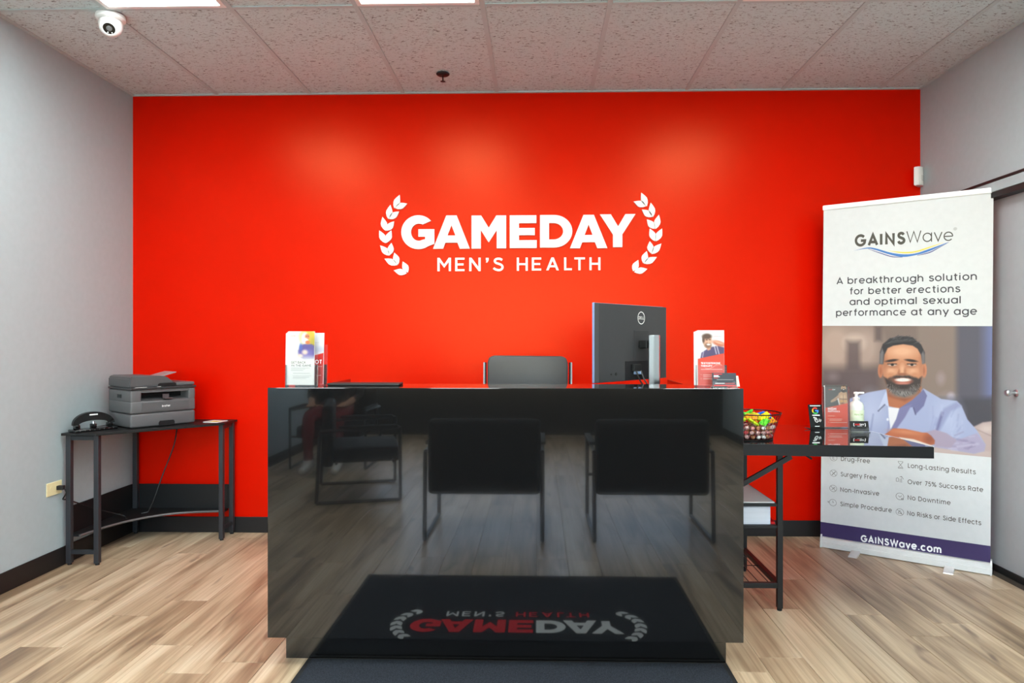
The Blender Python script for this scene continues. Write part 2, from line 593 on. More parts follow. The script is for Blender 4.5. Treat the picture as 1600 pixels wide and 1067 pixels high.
def paint_obj(name, quad, nx, ny, func, parent, mat=None, label=None, ink=0.9):
    """quad(u,v) -> (x,y,z) arrays, v from the top; func(U,V)->(ny,nx,3) sRGB"""
    u, v = np.meshgrid(np.linspace(0, 1, nx), np.linspace(0, 1, ny))
    x, y, z = quad(u, v)
    co = np.stack([x + 0 * u, y + 0 * u, z + 0 * u], -1).reshape(-1, 3)
    col = np.clip(func(u, v) * ink, 0, 1).reshape(-1, 3)
    col = np.where(col <= 0.04045, col / 12.92, ((col + 0.055) / 1.055) ** 2.4)
    idx = np.arange(nx * ny).reshape(ny, nx)
    q = np.stack([idx[:-1, :-1], idx[1:, :-1], idx[1:, 1:], idx[:-1, 1:]], -1).reshape(-1, 4)
    me = bpy.data.meshes.new(name)
    me.from_pydata(co.tolist(), [], q.tolist())
    at = me.color_attributes.new('Col', 'FLOAT_COLOR', 'POINT')
    at.data.foreach_set('color', np.concatenate([col, np.ones((len(col), 1))], 1).astype(np.float32).ravel())
    me.materials.append(mat or print_mat('printed_photo'))
    o = bpy.data.objects.new(name, me)
    C.objects.link(o); o.parent = parent
    if label:
        o['label'] = label
    return o


# ================================================================== THE ROOM
XL, XR, YB, YF, ZC = -2.64, 2.425, 4.391, -3.8, 2.84
T = 0.12
bm = nb(); box(bm, XL - T, XR + T, YB, YB + T, 0, ZC); struct('wall_back', bm, RED_WALL)
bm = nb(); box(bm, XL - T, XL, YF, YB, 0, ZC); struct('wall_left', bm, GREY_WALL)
# right wall with the door opening
DY0, DY1, DZ = 2.93, 3.90, 2.035
bm = nb()
box(bm, XR, XR + T, DY1, YB, 0, ZC)
box(bm, XR, XR + T, YF, DY0, 0, ZC)
box(bm, XR, XR + T, DY0, DY1, DZ, ZC)
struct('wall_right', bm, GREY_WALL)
# rear wall with the shop window
WX0, WX1, WZ0, WZ1 = -2.35, 2.15, 0.70, 2.62
bm = nb()
box(bm, XL - T, WX0, YF - T, YF, 0, ZC); box(bm, WX1, XR + T, YF - T, YF, 0, ZC)
box(bm, WX0, WX1, YF - T, YF, 0, WZ0); box(bm, WX0, WX1, YF - T, YF, WZ1, ZC)
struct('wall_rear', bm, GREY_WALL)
win = bpy.data.objects.new('window_1', None); C.objects.link(win); win['kind'] = 'structure'
win['label'] = 'wide shop window in dark frame'
bm = nb()
for x in (WX0, -0.85, 0.61, WX1 - 0.05):
    box(bm, x, x + 0.05, YF - 0.09, YF - 0.03, WZ0, WZ1)
box(bm, WX0, WX1, YF - 0.09, YF - 0.03, WZ0, WZ0 + 0.05); box(bm, WX0, WX1, YF - 0.09, YF - 0.03, WZ1 - 0.05, WZ1)
obj('window_frame', bm, MATT_BLACK, win)
for a, b_ in ((WX0 + 0.05, -0.85), (-0.80, 0.61), (0.66, WX1 - 0.05)):
    bm = nb(); box(bm, a, b_, YF - 0.065, YF - 0.059, WZ0 + 0.05, WZ1 - 0.05); obj('pane', bm, GLASS, win)

bm = nb(); box(bm, XL + 0.01, XR - 0.01, YF + 0.001, YF + 0.02, 0.0, WZ0 - 0.01); struct('trim_1', bm, M('dark_bronze_panel', rgb(40, 38, 37), 0.5), 'dark knee panel below the shop window')
bm = nb(); box(bm, -14, 14, YF - 18, YF - T, -0.15, -0.05)  # unseen ground, added to bounce sunlight through the window onto the ceiling
pv = struct('bounce_ground', bm, M('pale_bounce', rgb(196, 194, 190), 0.9, bump=0.2, bscale=40, var=0.1, vscale=4), 'added pale ground outside the shop window to bounce light indoors')

# floor: sub floor and oak planks laid towards the back wall
bm = nb(); box(bm, XL - T, XR + T, YF - T, YB + T, -0.10, -0.006)
floor = struct('floor', bm, M('sub_floor', rgb(60, 48, 38), 0.9))
WOOD = wood_mat()
PW, PL = 0.1752, 1.22
plank_mesh = {}


def plank(x0, x1, y0, y1):
    w, l = round(x1 - x0, 4), round(y1 - y0, 4)
    if (w, l) not in plank_mesh:
        bm = nb()
        box(bm, 0.0006, w - 0.0006, 0.0006, l - 0.0006, -0.006, 0.0, bev=0.0012, seg=1)
        me = bpy.data.meshes.new('plank'); bm.to_mesh(me); bm.free(); me.materials.append(WOOD)
        plank_mesh[(w, l)] = me
    o = bpy.data.objects.new('plank', plank_mesh[(w, l)])
    C.objects.link(o); o.location = (x0, y0, 0); o.parent = floor


known = {-2.283: 3.23, -1.933: 3.049, -2.108: 2.73, -1.583: 2.76, -1.232: 2.62, 1.72: 3.06}
x = -1.057 - 10 * PW
while x < XR:
    xa, xb = max(x, XL), min(x + PW, XR)
    if xb - xa > 0.01:
        ph = None
        for kx, ky in known.items():
            if abs(kx - x) < 0.03:
                ph = ky
        if ph is None:
            ph = random.uniform(0, PL)
        y = ph - math.ceil((ph - YF) / PL) * PL
        while y < YB:
            ya, yb = max(y, YF), min(y + PL, YB)
            if yb - ya > 0.02:
                plank(xa, xb, ya, yb)
            y += PL
    x += PW

# ceiling: deck above, grid bars and fissured lay-in tiles
GX = [-2.077 + 0.605 * k for k in range(8)]
YC = 3.238
GYs = [YC - 1.22 * k for k in range(0, 6)]
bm = nb(); box(bm, XL - T, XR + T, YF - T, YB + T, ZC + 0.06, ZC + 0.12)
ceiling = struct('ceiling', bm, M('ceiling_deck', rgb(170, 170, 168), 0.9))
xs = [XL] + GX + [XR]
ys = [YB] + GYs + [YF]
LIGHT_COLS, LIGHT_ROWS = (1, 3, 6), (1, 3, 5)
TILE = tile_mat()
tmesh = {}
for i in range(len(xs) - 1):
    for j in range(len(ys) - 1):
        w, l = round(xs[i + 1] - xs[i] - 0.004, 4), round(ys[j] - ys[j + 1] - 0.004, 4)
        if l < 0.05 or (i in LIGHT_COLS and j in LIGHT_ROWS):
            continue
        if (w, l) not in tmesh:
            bm = nb(); box(bm, 0, w, 0, l, 0.004, 0.02)
            me = bpy.data.meshes.new('ceiling_tile'); bm.to_mesh(me); bm.free(); me.materials.append(TILE)
            tmesh[(w, l)] = me
        o = bpy.data.objects.new('ceiling_tile', tmesh[(w, l)])
        C.objects.link(o); o.parent = ceiling; o.location = (xs[i] + 0.002, ys[j + 1] + 0.002, ZC)
for gx in GX:
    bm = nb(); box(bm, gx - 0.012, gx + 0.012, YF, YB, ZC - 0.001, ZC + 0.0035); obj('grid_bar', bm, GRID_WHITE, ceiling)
for gy in GYs:
    for i in range(len(xs) - 1):
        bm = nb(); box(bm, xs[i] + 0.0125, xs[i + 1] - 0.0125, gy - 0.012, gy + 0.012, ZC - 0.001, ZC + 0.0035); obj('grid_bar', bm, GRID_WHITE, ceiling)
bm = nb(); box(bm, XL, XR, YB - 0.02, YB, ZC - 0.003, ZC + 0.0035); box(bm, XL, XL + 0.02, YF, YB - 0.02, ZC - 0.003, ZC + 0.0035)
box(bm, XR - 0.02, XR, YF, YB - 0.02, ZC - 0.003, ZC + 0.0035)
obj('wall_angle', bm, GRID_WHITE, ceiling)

# baseboards
bm = nb(); box(bm, XL, XR, YB - 0.008, YB, 0, 0.102, bev=0.003); struct('baseboard_back', bm, BASE_BLACK)
bm = nb(); box(bm, XL, XL + 0.008, YF, YB - 0.008, 0, 0.102, bev=0.003); struct('baseboard_left', bm, BASE_BLACK)
bm = nb(); box(bm, XR - 0.008, XR, DY1 + 0.055, YB - 0.008, 0, 0.102, bev=0.003)
box(bm, XR - 0.008, XR, YF, DY0 - 0.055, 0, 0.102, bev=0.003); struct('baseboard_right', bm, BASE_BLACK)

# door in the right wall
DOOR_GREY = M('grey_door_paint', rgb(168, 174, 178), 0.45)
door = bpy.data.objects.new('door_1', None); C.objects.link(door); door['kind'] = 'structure'
door['label'] = 'grey painted door in a grey metal frame with small round knob'
bm = nb()
box(bm, XR + 0.055, XR + 0.10, DY0 + 0.004, DY1 - 0.004, 0.035, DZ - 0.028, bev=0.002); obj('door_leaf', bm, DOOR_GREY, door)
bm = nb()
box(bm, XR - 0.012, XR + 0.10, DY1, DY1 + 0.05, 0, DZ + 0.052, bev=0.002)
box(bm, XR - 0.012, XR + 0.10, DY0 - 0.05, DY0, 0, DZ + 0.052, bev=0.002)
box(bm, XR - 0.012, XR + 0.10, DY0, DY1, DZ, DZ + 0.052, bev=0.002)
obj('door_frame', bm, GREY_WALL, door)
bm = nb()
box(bm, XR - 0.016, XR, DY0 - 0.055, DY1 + 0.055, DZ + 0.053, DZ + 0.066)  # thin black line along the top of the frame
obj('head_strip', bm, MATT_BLACK, door, label='thin black strip above the door frame')
bm = nb(); box(bm, XR - 0.008, XR + 0.052, DY0 + 0.002, DY1 - 0.002, DZ - 0.030, DZ - 0.001)
obj('head_gap_shade', bm, MATT_BLACK, door)  # black bar stands in for the shadow in the head rabbet
bm = nb(); box(bm, XR + 0.05, XR + 0.1, DY0 + 0.003, DY1 - 0.003, 0.001, 0.034); obj('undercut_shade', bm, MATT_BLACK, door)  # black strip in place of the shade in the gap under the door
bm = nb()
fr = Matrix.Translation((XR + 0.055, 3.60, 0.975)) @ Matrix.Rotation(R(-90), 4, 'Y')
lathe(bm, [(0.019, 0), (0.019, 0.004), (0.008, 0.008), (0.008, 0.03), (0.016, 0.038), (0.017, 0.05), (0.011, 0.057)], 18, frame=fr)
obj('door_knob', bm, SILVER, door, smooth=True, label='small round metal knob')

# ceiling lights (the lamps of the room)
LENS = emit_mat('light_lens', (0.93, 1.0, 0.985, 1), TROFFER)
lights = []
for j in LIGHT_ROWS:
    for i in LIGHT_COLS:
        x0, x1, y1, y0 = xs[i] + 0.0125, xs[i + 1] - 0.0125, ys[j] - 0.0125, ys[j + 1] + 0.0125
        col = {1: 'along the wall with the power outlet', 3: 'over the middle of the room', 6: 'on the door side of the room'}[i]
        row = {1: 'nearest the red wall', 3: 'in the middle row', 5: 'beside the shop window'}[j]
        if (i, j) == (1, 1):
            row, col = 'touching the white dome camera', 'near the red wall'
        t = thing('ceiling_light', 'bright rectangular ceiling light panel ' + row + ', ' + col, 'light', ((x0 + x1) / 2, (y0 + y1) / 2, ZC), 0, 'ceiling light panels')
        w, l = (x1 - x0) / 2, (y1 - y0) / 2
        bm = nb()
        for a in ((-w, w, -l, -l + 0.022), (-w, w, l - 0.022, l), (-w, -w + 0.022, -l + 0.022, l - 0.022), (w - 0.022, w, -l + 0.022, l - 0.022)):
            box(bm, *a, -0.004, 0.02)
        obj('frame', bm, WHITE, t)
        bm = nb(); box(bm, -w + 0.022, w - 0.022, -l + 0.022, l - 0.022, 0.002, 0.008); obj('lens', bm, LENS, t)


# ================================================================== LOGO SHAPES
# letter outlines measured on the sign: units of the sign drawing, y down
def arc(cx, cy, rx, ry, a0, a1, n=18):
    return [(cx + rx * math.cos(R(a0 + (a1 - a0) * k / n)), cy - ry * math.sin(R(a0 + (a1 - a0) * k / n))) for k in range(n + 1)]


def heavy_letters():
    L = []
    g = arc(299, 264, 86, 85, 42, 302, 30) + [(379, 322), (379, 249), (299, 249), (299, 286), (333, 286), (333, 299)] + arc(301, 264, 39, 43, 295, 62, 24)
    L.append(('G', [g], []))

    def A(x0, x1):
        m = (x0 + x1) / 2
        return [[(x0, 347), (m - 26, 181), (m + 26, 181), (x1, 347), (x1 - 50, 347), (x1 - 62, 317), (x0 + 61, 317), (x0 + 50, 347)]], [[(m - 20, 281), (m + 20, 281), (m, 229)]]
    L.append(('A',) + A(373, 557))
    L.append(('M', [[(566, 347), (566, 182), (614, 182), (652, 243), (690, 182), (739, 182), (739, 346), (692, 346), (692, 254), (653, 314), (650, 314), (612, 254), (612, 347)]], []))
    L.append(('E', [[(757, 345), (757, 182), (890, 182), (890, 221), (803, 221), (803, 245), (882, 245), (882, 281), (803, 281), (803, 306), (892, 306), (892, 345)]], []))
    L.append(('D', [[(908, 343), (908, 181)] + arc(978, 262, 91, 81, 90, -90, 22)], [[(953, 303), (953, 221)] + arc(976, 262, 47, 41, 90, -90, 16)]))
    L.append(('A',) + A(1057, 1243))
    L.append(('Y', [[(1271, 342), (1271, 280), (1206, 179), (1260, 179), (1296, 239), (1332, 178), (1382, 178), (1317, 279), (1317, 342)]], []))
    return L


def light_letters():
    """MEN'S HEALTH, strokes of a medium geometric face"""
    t, w = 392.0, 11.0
    out = []

    def rect(x0, x1, y0, y1):
        return [(x0, y1), (x0, y0), (x1, y0), (x1, y1)]

    def Mm(x0, x1, b):
        m = (x0 + x1) / 2
        return [(x0, b), (x0, t), (x0 + w, t), (m, t + 33), (x1 - w, t), (x1, t), (x1, b), (x1 - w, b), (x1 - w, t + 20), (m, t + 50), (x0 + w, t + 20), (x0 + w, b)]

    def Ee(x0, x1, b):
        c = (t + b) / 2
        return [(x0, b), (x0, t), (x1, t), (x1, t + 10), (x0 + w, t + 10), (x0 + w, c - 5), (x1 - 5, c - 5), (x1 - 5, c + 5), (x0 + w, c + 5), (x0 + w, b - 10), (x1, b - 10), (x1, b)]

    def Nn(x0, x1, b):
        return [(x0, b), (x0, t), (x0 + w, t), (x1 - w, b - 21), (x1 - w, t), (x1, t), (x1, b), (x1 - w + 1, b), (x0 + w, t + 20), (x0 + w, b)]

    def Hh(x0, x1, b):
        c = (t + b) / 2
        return [(x0, b), (x0, t), (x0 + w, t), (x0 + w, c - 5), (x1 - w, c - 5), (x1 - w, t), (x1, t), (x1, b), (x1 - w, b), (x1 - w, c + 5), (x0 + w, c + 5), (x0 + w, b)]
    sp = []      # S: a thick stroke along a spine
    spine = [(719, 404), (709, 398.5), (697, 397.5), (686, 401), (682, 410), (688, 418), (700, 422.5), (712, 427), (720, 435), (719, 446), (709, 453.5), (697, 454), (685, 450.5), (676, 444)]
    S = smooth_path([(p[0], p[1], 0) for p in spine], 3)
    lft, rgt = [], []
    for i in range(len(S)):
        d = (S[min(i + 1, len(S) - 1)] - S[max(i - 1, 0)]).normalized()
        n = Vector((-d.y, d.x, 0)) * (w / 2)
        lft.append(((S[i] + n).x, (S[i] + n).y)); rgt.append(((S[i] - n).x, (S[i] - n).y))
    out += [('M', [Mm(394, 462, 459)], []), ('E', [Ee(483, 530, 459)], []), ('N', [Nn(554, 611, 459)], []),
            ('apostrophe', [[(637, 393), (651, 393), (651, 404), (645, 416), (637, 416), (641, 405), (637, 405)]], []), ('S', [lft + rgt[::-1]], [])]
    b = 456.0
    m = 970.5
    out += [('H', [Hh(792, 847, 458)], []), ('E', [Ee(867, 914, 457)], []),
            ('A', [[(939, b), (m - 6, t), (m + 6, t), (1002, b), (990, b), (984, b - 15), (957, b - 15), (951, b)]], [[(961, b - 25), (980, b - 25), (m, t + 17)]]),
            ('L', [[(1028, b), (1028, t), (1039, t), (1039, b - 10), (1067, b - 10), (1067, b)]], []),
            ('T', [[(1099, b), (1099, t + 10), (1079, t + 10), (1079, t), (1132, t), (1132, t + 10), (1110, t + 10), (1110, b)]], []),
            ('H', [Hh(1154, 1209, b)], [])]
    return out


LEAVES = [((240, 470), (175, 455)), ((246, 466), (220, 410)), ((193, 428), (128, 396)), ((196, 426), (178, 366)), ((154, 381), (106, 329)),
          ((156, 378), (163, 317)), ((133, 318), (102, 254)), ((137, 317), (163, 254)), ((133, 256), (118, 186)), ((137, 256), (177, 209)),
          ((147, 197), (158, 126)), ((151, 197), (202, 160)), ((177, 143), (205, 76)), ((181, 143), (243, 120))]


def leaf_poly(base, tip):
    b_, t = Vector(base), Vector(tip)
    d = t - b_; n = Vector((-d.y, d.x)).normalized() * 15.5
    out = [b_]
    for s, w in ((0.18, 0.62), (0.38, 0.98), (0.55, 1.0), (0.75, 0.62)):
        out.append(b_ + d * s + n * w)
    out.append(t)
    for s, w in ((0.75, 0.62), (0.55, 1.0), (0.38, 0.98), (0.18, 0.62)):
        out.append(b_ + d * s - n * w)
    return [(p.x, p.y) for p in out]


def fill_shape(bm, outers, holes, fmap):
    """triangulated flat shape with holes"""
    from mathutils.geometry import delaunay_2d_cdt
    pts, cons = [], []
    for loop in outers + holes:
        k = len(pts)
        pts += [Vector(p) for p in loop]
        cons.append(list(range(k, k + len(loop))))
    nv, ne, nf, _, _, _ = delaunay_2d_cdt(pts, [], cons, 1, 1e-4)

    def inside(p, loop):
        c = False
        for i in range(len(loop)):
            (x0, y0), (x1, y1) = loop[i - 1], loop[i]
            if (y0 > p[1]) != (y1 > p[1]) and p[0] < (x1 - x0) * (p[1] - y0) / (y1 - y0) + x0:
                c = not c
        return c
    vv = [bm.verts.new(fmap(v.x, v.y)) for v in nv]
    fs = []
    for f in nf:
        cx = sum(nv[i].x for i in f) / len(f); cy = sum(nv[i].y for i in f) / len(f)
        if any(inside((cx, cy), o) for o in outers) and not any(inside((cx, cy), h) for h in holes):
            fs.append(bm.faces.new([vv[i] for i in f]))
    for v in vv:
        if not v.link_faces:
            bm.verts.remove(v)
    return fs


def shape_obj(name, outers, holes, fmap, mat, parent, thick=None, label=None):
    bm = nb()
    fs = fill_shape(bm, outers, holes, fmap)
    bmesh.ops.recalc_face_normals(bm, faces=bm.faces)
    if thick:
        r = bmesh.ops.extrude_face_region(bm, geom=fs)
        bmesh.ops.translate(bm, vec=thick, verts=[e for e in r['geom'] if isinstance(e, bmesh.types.BMVert)])
        bmesh.ops.recalc_face_normals(bm, faces=bm.faces)
    return obj_flat(name, bm, mat, parent, label)


# wall sign: drawing unit -> metres on the red wall
SC = 0.3125 / 243.0
sign_org = at_y(560 + 808 * 0.3125, 280 + 345 * 0.3125, YB)
sign = thing('wall_sign', 'white dimensional clinic name with laurel branches on the red wall', 'sign', (sign_org.x, YB, sign_org.z))


def sign_map(a, b_):
    return ((a - 808) * SC, -0.001, (345 - b_) * SC)


TH = Vector((0, -0.011, 0))
for nm, o_, h_ in heavy_letters():
    shape_obj('letter', o_, h_, sign_map, SIGN_WHITE, sign, TH)
for nm, o_, h_ in light_letters():
    shape_obj('letter', o_, h_, sign_map, SIGN_WHITE, sign, Vector((0, -0.005, 0)))
for mir in (0, 1):
    for b_, t in LEAVES:
        p = leaf_poly(b_, t)
        if mir:
            p = [(1616 - a, q - 4) for a, q in p][::-1]
        shape_obj('leaf', [p], [], sign_map, SIGN_WHITE, sign, TH)

# ================================================================== RECEPTION DESK
DX0, DX1, DYF, DH = -1.038, 0.778, 2.60, 1.066
desk = thing('reception_desk', 'glossy black reception desk with mirror-like front panel', 'desk', (0, 0, 0))
bm = nb(); box(bm, DX0, DX1, DYF, DYF + 0.03, 0.105, DH, bev=0.0015); obj('front_panel', bm, GLOSS_BLACK, desk)
bm = nb(); box(bm, DX0 + 0.03, DX1 - 0.03, DYF + 0.031, 2.85, DH - 0.03, DH, bev=0.0015); obj('counter_ledge', bm, GLOSS_BLACK, desk)
for a, b_ in ((DX0, -0.884), (0.606, DX1)):
    bm = nb()
    box(bm, a, b_, 2.851, 3.21, 0.76, DH, bev=0.0015)
    box(bm, a, a + 0.03, DYF + 0.031, 2.85, 0.105, DH - 0.031)
    box(bm, b_ - 0.03, b_, DYF + 0.031, 2.85, 0.76, DH - 0.031)
    box(bm, a, a + 0.15, 2.851, 3.21, 0.105, 0.735)
    obj('side_wing', bm, GLOSS_BLACK, desk)
bm = nb(); box(bm, DX0 + 0.031, DX1 - 0.031, DYF + 0.031, 3.21, 0.735, 0.76, bev=0.001); obj('work_surface', bm, MATT_BLACK, desk)
bm = nb(); box(bm, -0.988, 0.728, 2.66, 3.15, 0, 0.105); obj('toe_kick', bm, M('kick_black', rgb(16, 16, 16), 0.12, ior=1.8), desk)

# floor mat with the logo, readable from the entrance side
MAT_PILE = M('charcoal_carpet', rgb(33, 38, 47), 0.95, bump=0.8, bscale=500, var=0.75, vscale=220)
mat = thing('floor_mat', 'charcoal entrance mat with red and white clinic logo before the desk', 'mat', (-0.085, 2.08, 0))
bm = nb(); box(bm, -0.795, 0.795, -0.47, 0.56, 0.0005, 0.008, bev=0.003); obj('pile', bm, MAT_PILE, mat)
bm = nb()
for a in ((-0.813, 0.813, -0.49, -0.47), (-0.813, 0.813, 0.56, 0.575), (-0.813, -0.795, -0.47, 0.56), (0.795, 0.813, -0.47, 0.56)):
    box(bm, *a, 0.0003, 0.004)
obj('rubber_edge', bm, M('black_rubber', rgb(26, 26, 27), 0.7), mat)
MS = 1.12 / 1420.0
MAT_RED = M('mat_red', rgb(232, 40, 52), 0.9); MAT_GREY = M('mat_grey', rgb(238, 242, 244), 0.9)


def mat_map(a, b_):
    return ((a - 808) * MS, (300 - b_) * MS + 0.13, 0.0085)


for k, (nm, o_, h_) in enumerate(heavy_letters()):
    shape_obj('letter', o_, h_, mat_map, MAT_RED if k < 4 else MAT_GREY, mat)
for k, (nm, o_, h_) in enumerate(light_letters()):
    shape_obj('letter', o_, h_, mat_map, MAT_GREY if k < 5 else MAT_RED, mat)
for mir in (0, 1):
    for b_, t in LEAVES:
        p = leaf_poly(b_, t)
        if mir:
            p = [(1616 - a, q) for a, q in p][::-1]
        shape_obj('leaf', [p], [], mat_map, MAT_GREY, mat)

# ================================================================== THINGS ON THE DESK
def office_chair():
    t = thing('office_chair', 'black leather office chair with chrome side frames behind the reception desk', 'chair', (-0.055, 3.66, 0))
    # backrest: softly rounded slab, front towards the desk
    bm = nb()
    pts = [(-0.222, 0.60), (0.222, 0.60), (0.222, 1.125), (0.212, 1.150), (0.188, 1.160), (-0.188, 1.164), (-0.212, 1.154), (-0.222, 1.128)]
    prism_xz(bm, pts, 0.10, 0.145)
    es = [e for e in bm.edges]
    bmesh.ops.bevel(bm, geom=es, offset=0.009, segments=3, profile=0.6, affect='EDGES')
    obj('backrest', bm, LEATHER, t, True)
    bm = nb(); box(bm, -0.23, 0.23, -0.30, 0.16, 0.47, 0.545, bev=0.025, seg=3); obj('seat', bm, LEATHER, t, True)
    for s in (-1, 1):
        bm = nb()
        x = s * 0.238
        tube(bm, smooth_path([(x, 0.135, 1.125), (x, 0.125, 0.9), (x, 0.12, 0.62), (x, 0.09, 0.50), (x, 0.0, 0.49), (x, -0.28, 0.50)], 5), 0.011, 8, flat=1.3)
        obj('side_frame', bm, CHROME, t, True)
        bm = nb()
        x2 = s * 0.285
        tube(bm, smooth_path([(s * 0.24, 0.12, 0.70), (x2, 0.05, 0.715), (x2, -0.15, 0.71), (x2, -0.22, 0.66), (s * 0.26, -0.2, 0.50)], 5), 0.012, 8)
        obj('armrest', bm, CHROME, t, True)
    bm = nb(); cyl(bm, (0, -0.05, 0.09), (0, -0.05, 0.30), 0.03); cyl(bm, (0, -0.05, 0.30), (0, -0.05, 0.47), 0.018); obj('gas_lift', bm, CHROME, t, True)
    for k in range(5):
        a = R(90 + 72 * k)
        c, s_ = math.cos(a), math.sin(a)
        bm = nb(); cyl(bm, (0.03 * c, -0.05 + 0.03 * s_, 0.115), (0.28 * c, -0.05 + 0.28 * s_, 0.085), 0.022, 0.014, 10); l = obj('base_leg', bm, CHROME, t, True)
        bm = nb(); p = Vector((0.275 * c, -0.05 + 0.275 * s_, 0.028)); d = Vector((-s_, c, 0)) * 0.022
        cyl(bm, p - d, p + d, 0.028, n=14); cyl(bm, p, p + Vector((0, 0, 0.055)), 0.008, n=8); obj('caster', bm, MATT_BLACK, l, True)


office_chair()


def monitor():
    W, H = 0.545, 0.341
    ang = math.atan2(0.41, 0.367)
    t = thing('computer_monitor', 'dark computer monitor turned to show its back, silver stand, on the reception desk', 'monitor', (0.4285, 3.10, 0.76), ang)
    z0, z1 = 1.067 - 0.76, 1.408 - 0.76
    DK = M('monitor_grey', rgb(58, 58, 60), 0.42)
    bm = nb()
    # housing: flat back tapering to the thin edge
    prism(bm, [(-W / 2, z0), (W / 2, z0), (W / 2, z1), (-W / 2, z1)], lambda a, b_: (a, 0.008, b_), lambda a, b_: (a * 0.985, -0.012, z0 + (b_ - z0) * 0.985 + 0.0025))
    hs = obj('housing', bm, DK, t)
    bm = nb(); box(bm, -W / 2 - 0.001, W / 2 + 0.001, 0.008, 0.020, z0 - 0.001, z1 + 0.001, bev=0.002); obj('bezel', bm, M('pale_silver', rgb(150, 170, 215), 0.3, metal=0.5), t, label='pale silver front edge')
    bm = nb(); box(bm, -W / 2 + 0.008, W / 2 - 0.008, 0.0202, 0.0208, z0 + 0.012, z1 - 0.008); obj('screen', bm, M('screen_black', rgb(10, 10, 12), 0.15), t)
    # logo ring and letters
    bm = nb(); cz = z1 - 0.058; cx = 0.052
    n = 40
    A = [bm.verts.new((cx + 0.029 * math.cos(2 * math.pi * k / n), -0.0131, cz + 0.029 * math.sin(2 * math.pi * k / n))) for k in range(n)]
    B = [bm.verts.new((cx + 0.0255 * math.cos(2 * math.pi * k / n), -0.0131, cz + 0.0255 * math.sin(2 * math.pi * k / n))) for k in range(n)]
    for k in range(n):
        bm.faces.new((A[k], A[(k + 1) % n], B[(k + 1) % n], B[k]))
    put_text(bm, 'DELL', cx, cz - 0.006, 0.044, 0.013, lambda a, b_: (a, -0.0132, b_), 'C', bold=0.02)
    obj_print('logo', bm, SIGN_WHITE, t, 'white ring logo')
    # mount plate outline, lower port cover, ports
    bm = nb(); box(bm, -0.005, 0.115, -0.0135, -0.012, z1 - 0.285, z1 - 0.115, bev=0.0008); obj('mount_plate', bm, M('monitor_plate', rgb(50, 50, 52), 0.45), t)
    bm = nb(); box(bm, -0.075, 0.20, -0.0140, -0.0118, z0 + 0.004, z0 + 0.088, bev=0.0008); obj('port_recess', bm, M('recess_black', rgb(22, 22, 25), 0.6), t)
    bm = nb(); box(bm, -0.03, 0.03, -0.030, -0.014, z0 + 0.042, z0 + 0.074, bev=0.003); obj('cable_plug', bm, MATT_BLACK, t)
    for px in (-0.012, 0.014):
        bm = nb(); box(bm, px, px + 0.011, -0.034, -0.0141, z0 + 0.028, z0 + 0.041, bev=0.002); obj('port_plug', bm, M('plug_blue', rgb(150, 175, 215), 0.4), t)
    for px, r in ((-0.18, 0.004), (-0.145, 0.007)):
        bm = nb(); cyl(bm, (px, -0.0138, z0 + 0.034), (px, -0.0115, z0 + 0.034), r, n=14); obj('button', bm, MATT_BLACK, t)
    # stand
    bm = nb()
    prism_xy(bm, [(0.037, -0.065), (0.043, -0.085), (0.070, -0.096), (0.097, -0.085), (0.103, -0.065), (0.093, -0.055), (0.047, -0.055)], 0.006, 1.272 - 0.76)
    bmesh.ops.bevel(bm, geom=[e for e in bm.edges], offset=0.002, segments=2, affect='EDGES')
    obj('stand_column', bm, SILVER, t, True, label='silver stand column')
    bm = nb(); box(bm, 0.03, 0.095, -0.056, -0.013, 0.452, 0.488, bev=0.004); obj('stand_arm', bm, MATT_BLACK, t)
    bm = nb(); box(bm, -0.045, 0.185, -0.13, 0.07, 0.0005, 0.008, bev=0.003); obj('stand_base', bm, SILVER, t)
    for px, col, e in ((-0.018, MATT_BLACK, 0.02), (0.02, M('grey_cable', rgb(70, 70, 72), 0.5), 0.05)):
        bm = nb(); tube(bm, smooth_path([(px, -0.033, z0 + 0.045), (px + 0.004, -0.045, z0 + 0.01), (px + 0.03, -0.06, z0 - 0.05), (px + e - 0.03, -0.075, 0.14), (px + e - 0.05, -0.09, 0.06), (px + e - 0.06, -0.06, 0.014)], 6), 0.0035, 7)
        obj('cable', bm, col, t, True)


monitor()

# thin black clipboard lying on the ledge
p0 = at_z(512, 602.5, DH); p1 = at_z(625, 602.5, DH)
bm = nb(); box(bm, p0.x, p1.x, 2.715, 2.80, DH + 0.0005, DH + 0.010, bev=0.003)
tag(obj('clipboard', bm, MATT_BLACK), 'slim flat black folder lying on the desk ledge beside the white leaflets', 'folder')


# ---------------- leaflets: painted fronts
def bars(P, x0, x1, y, h, col, al=0.8):
    P.poly([(x0, y), (x1, y), (x1, y + h), (x0, y + h)], col, 0.6, al)


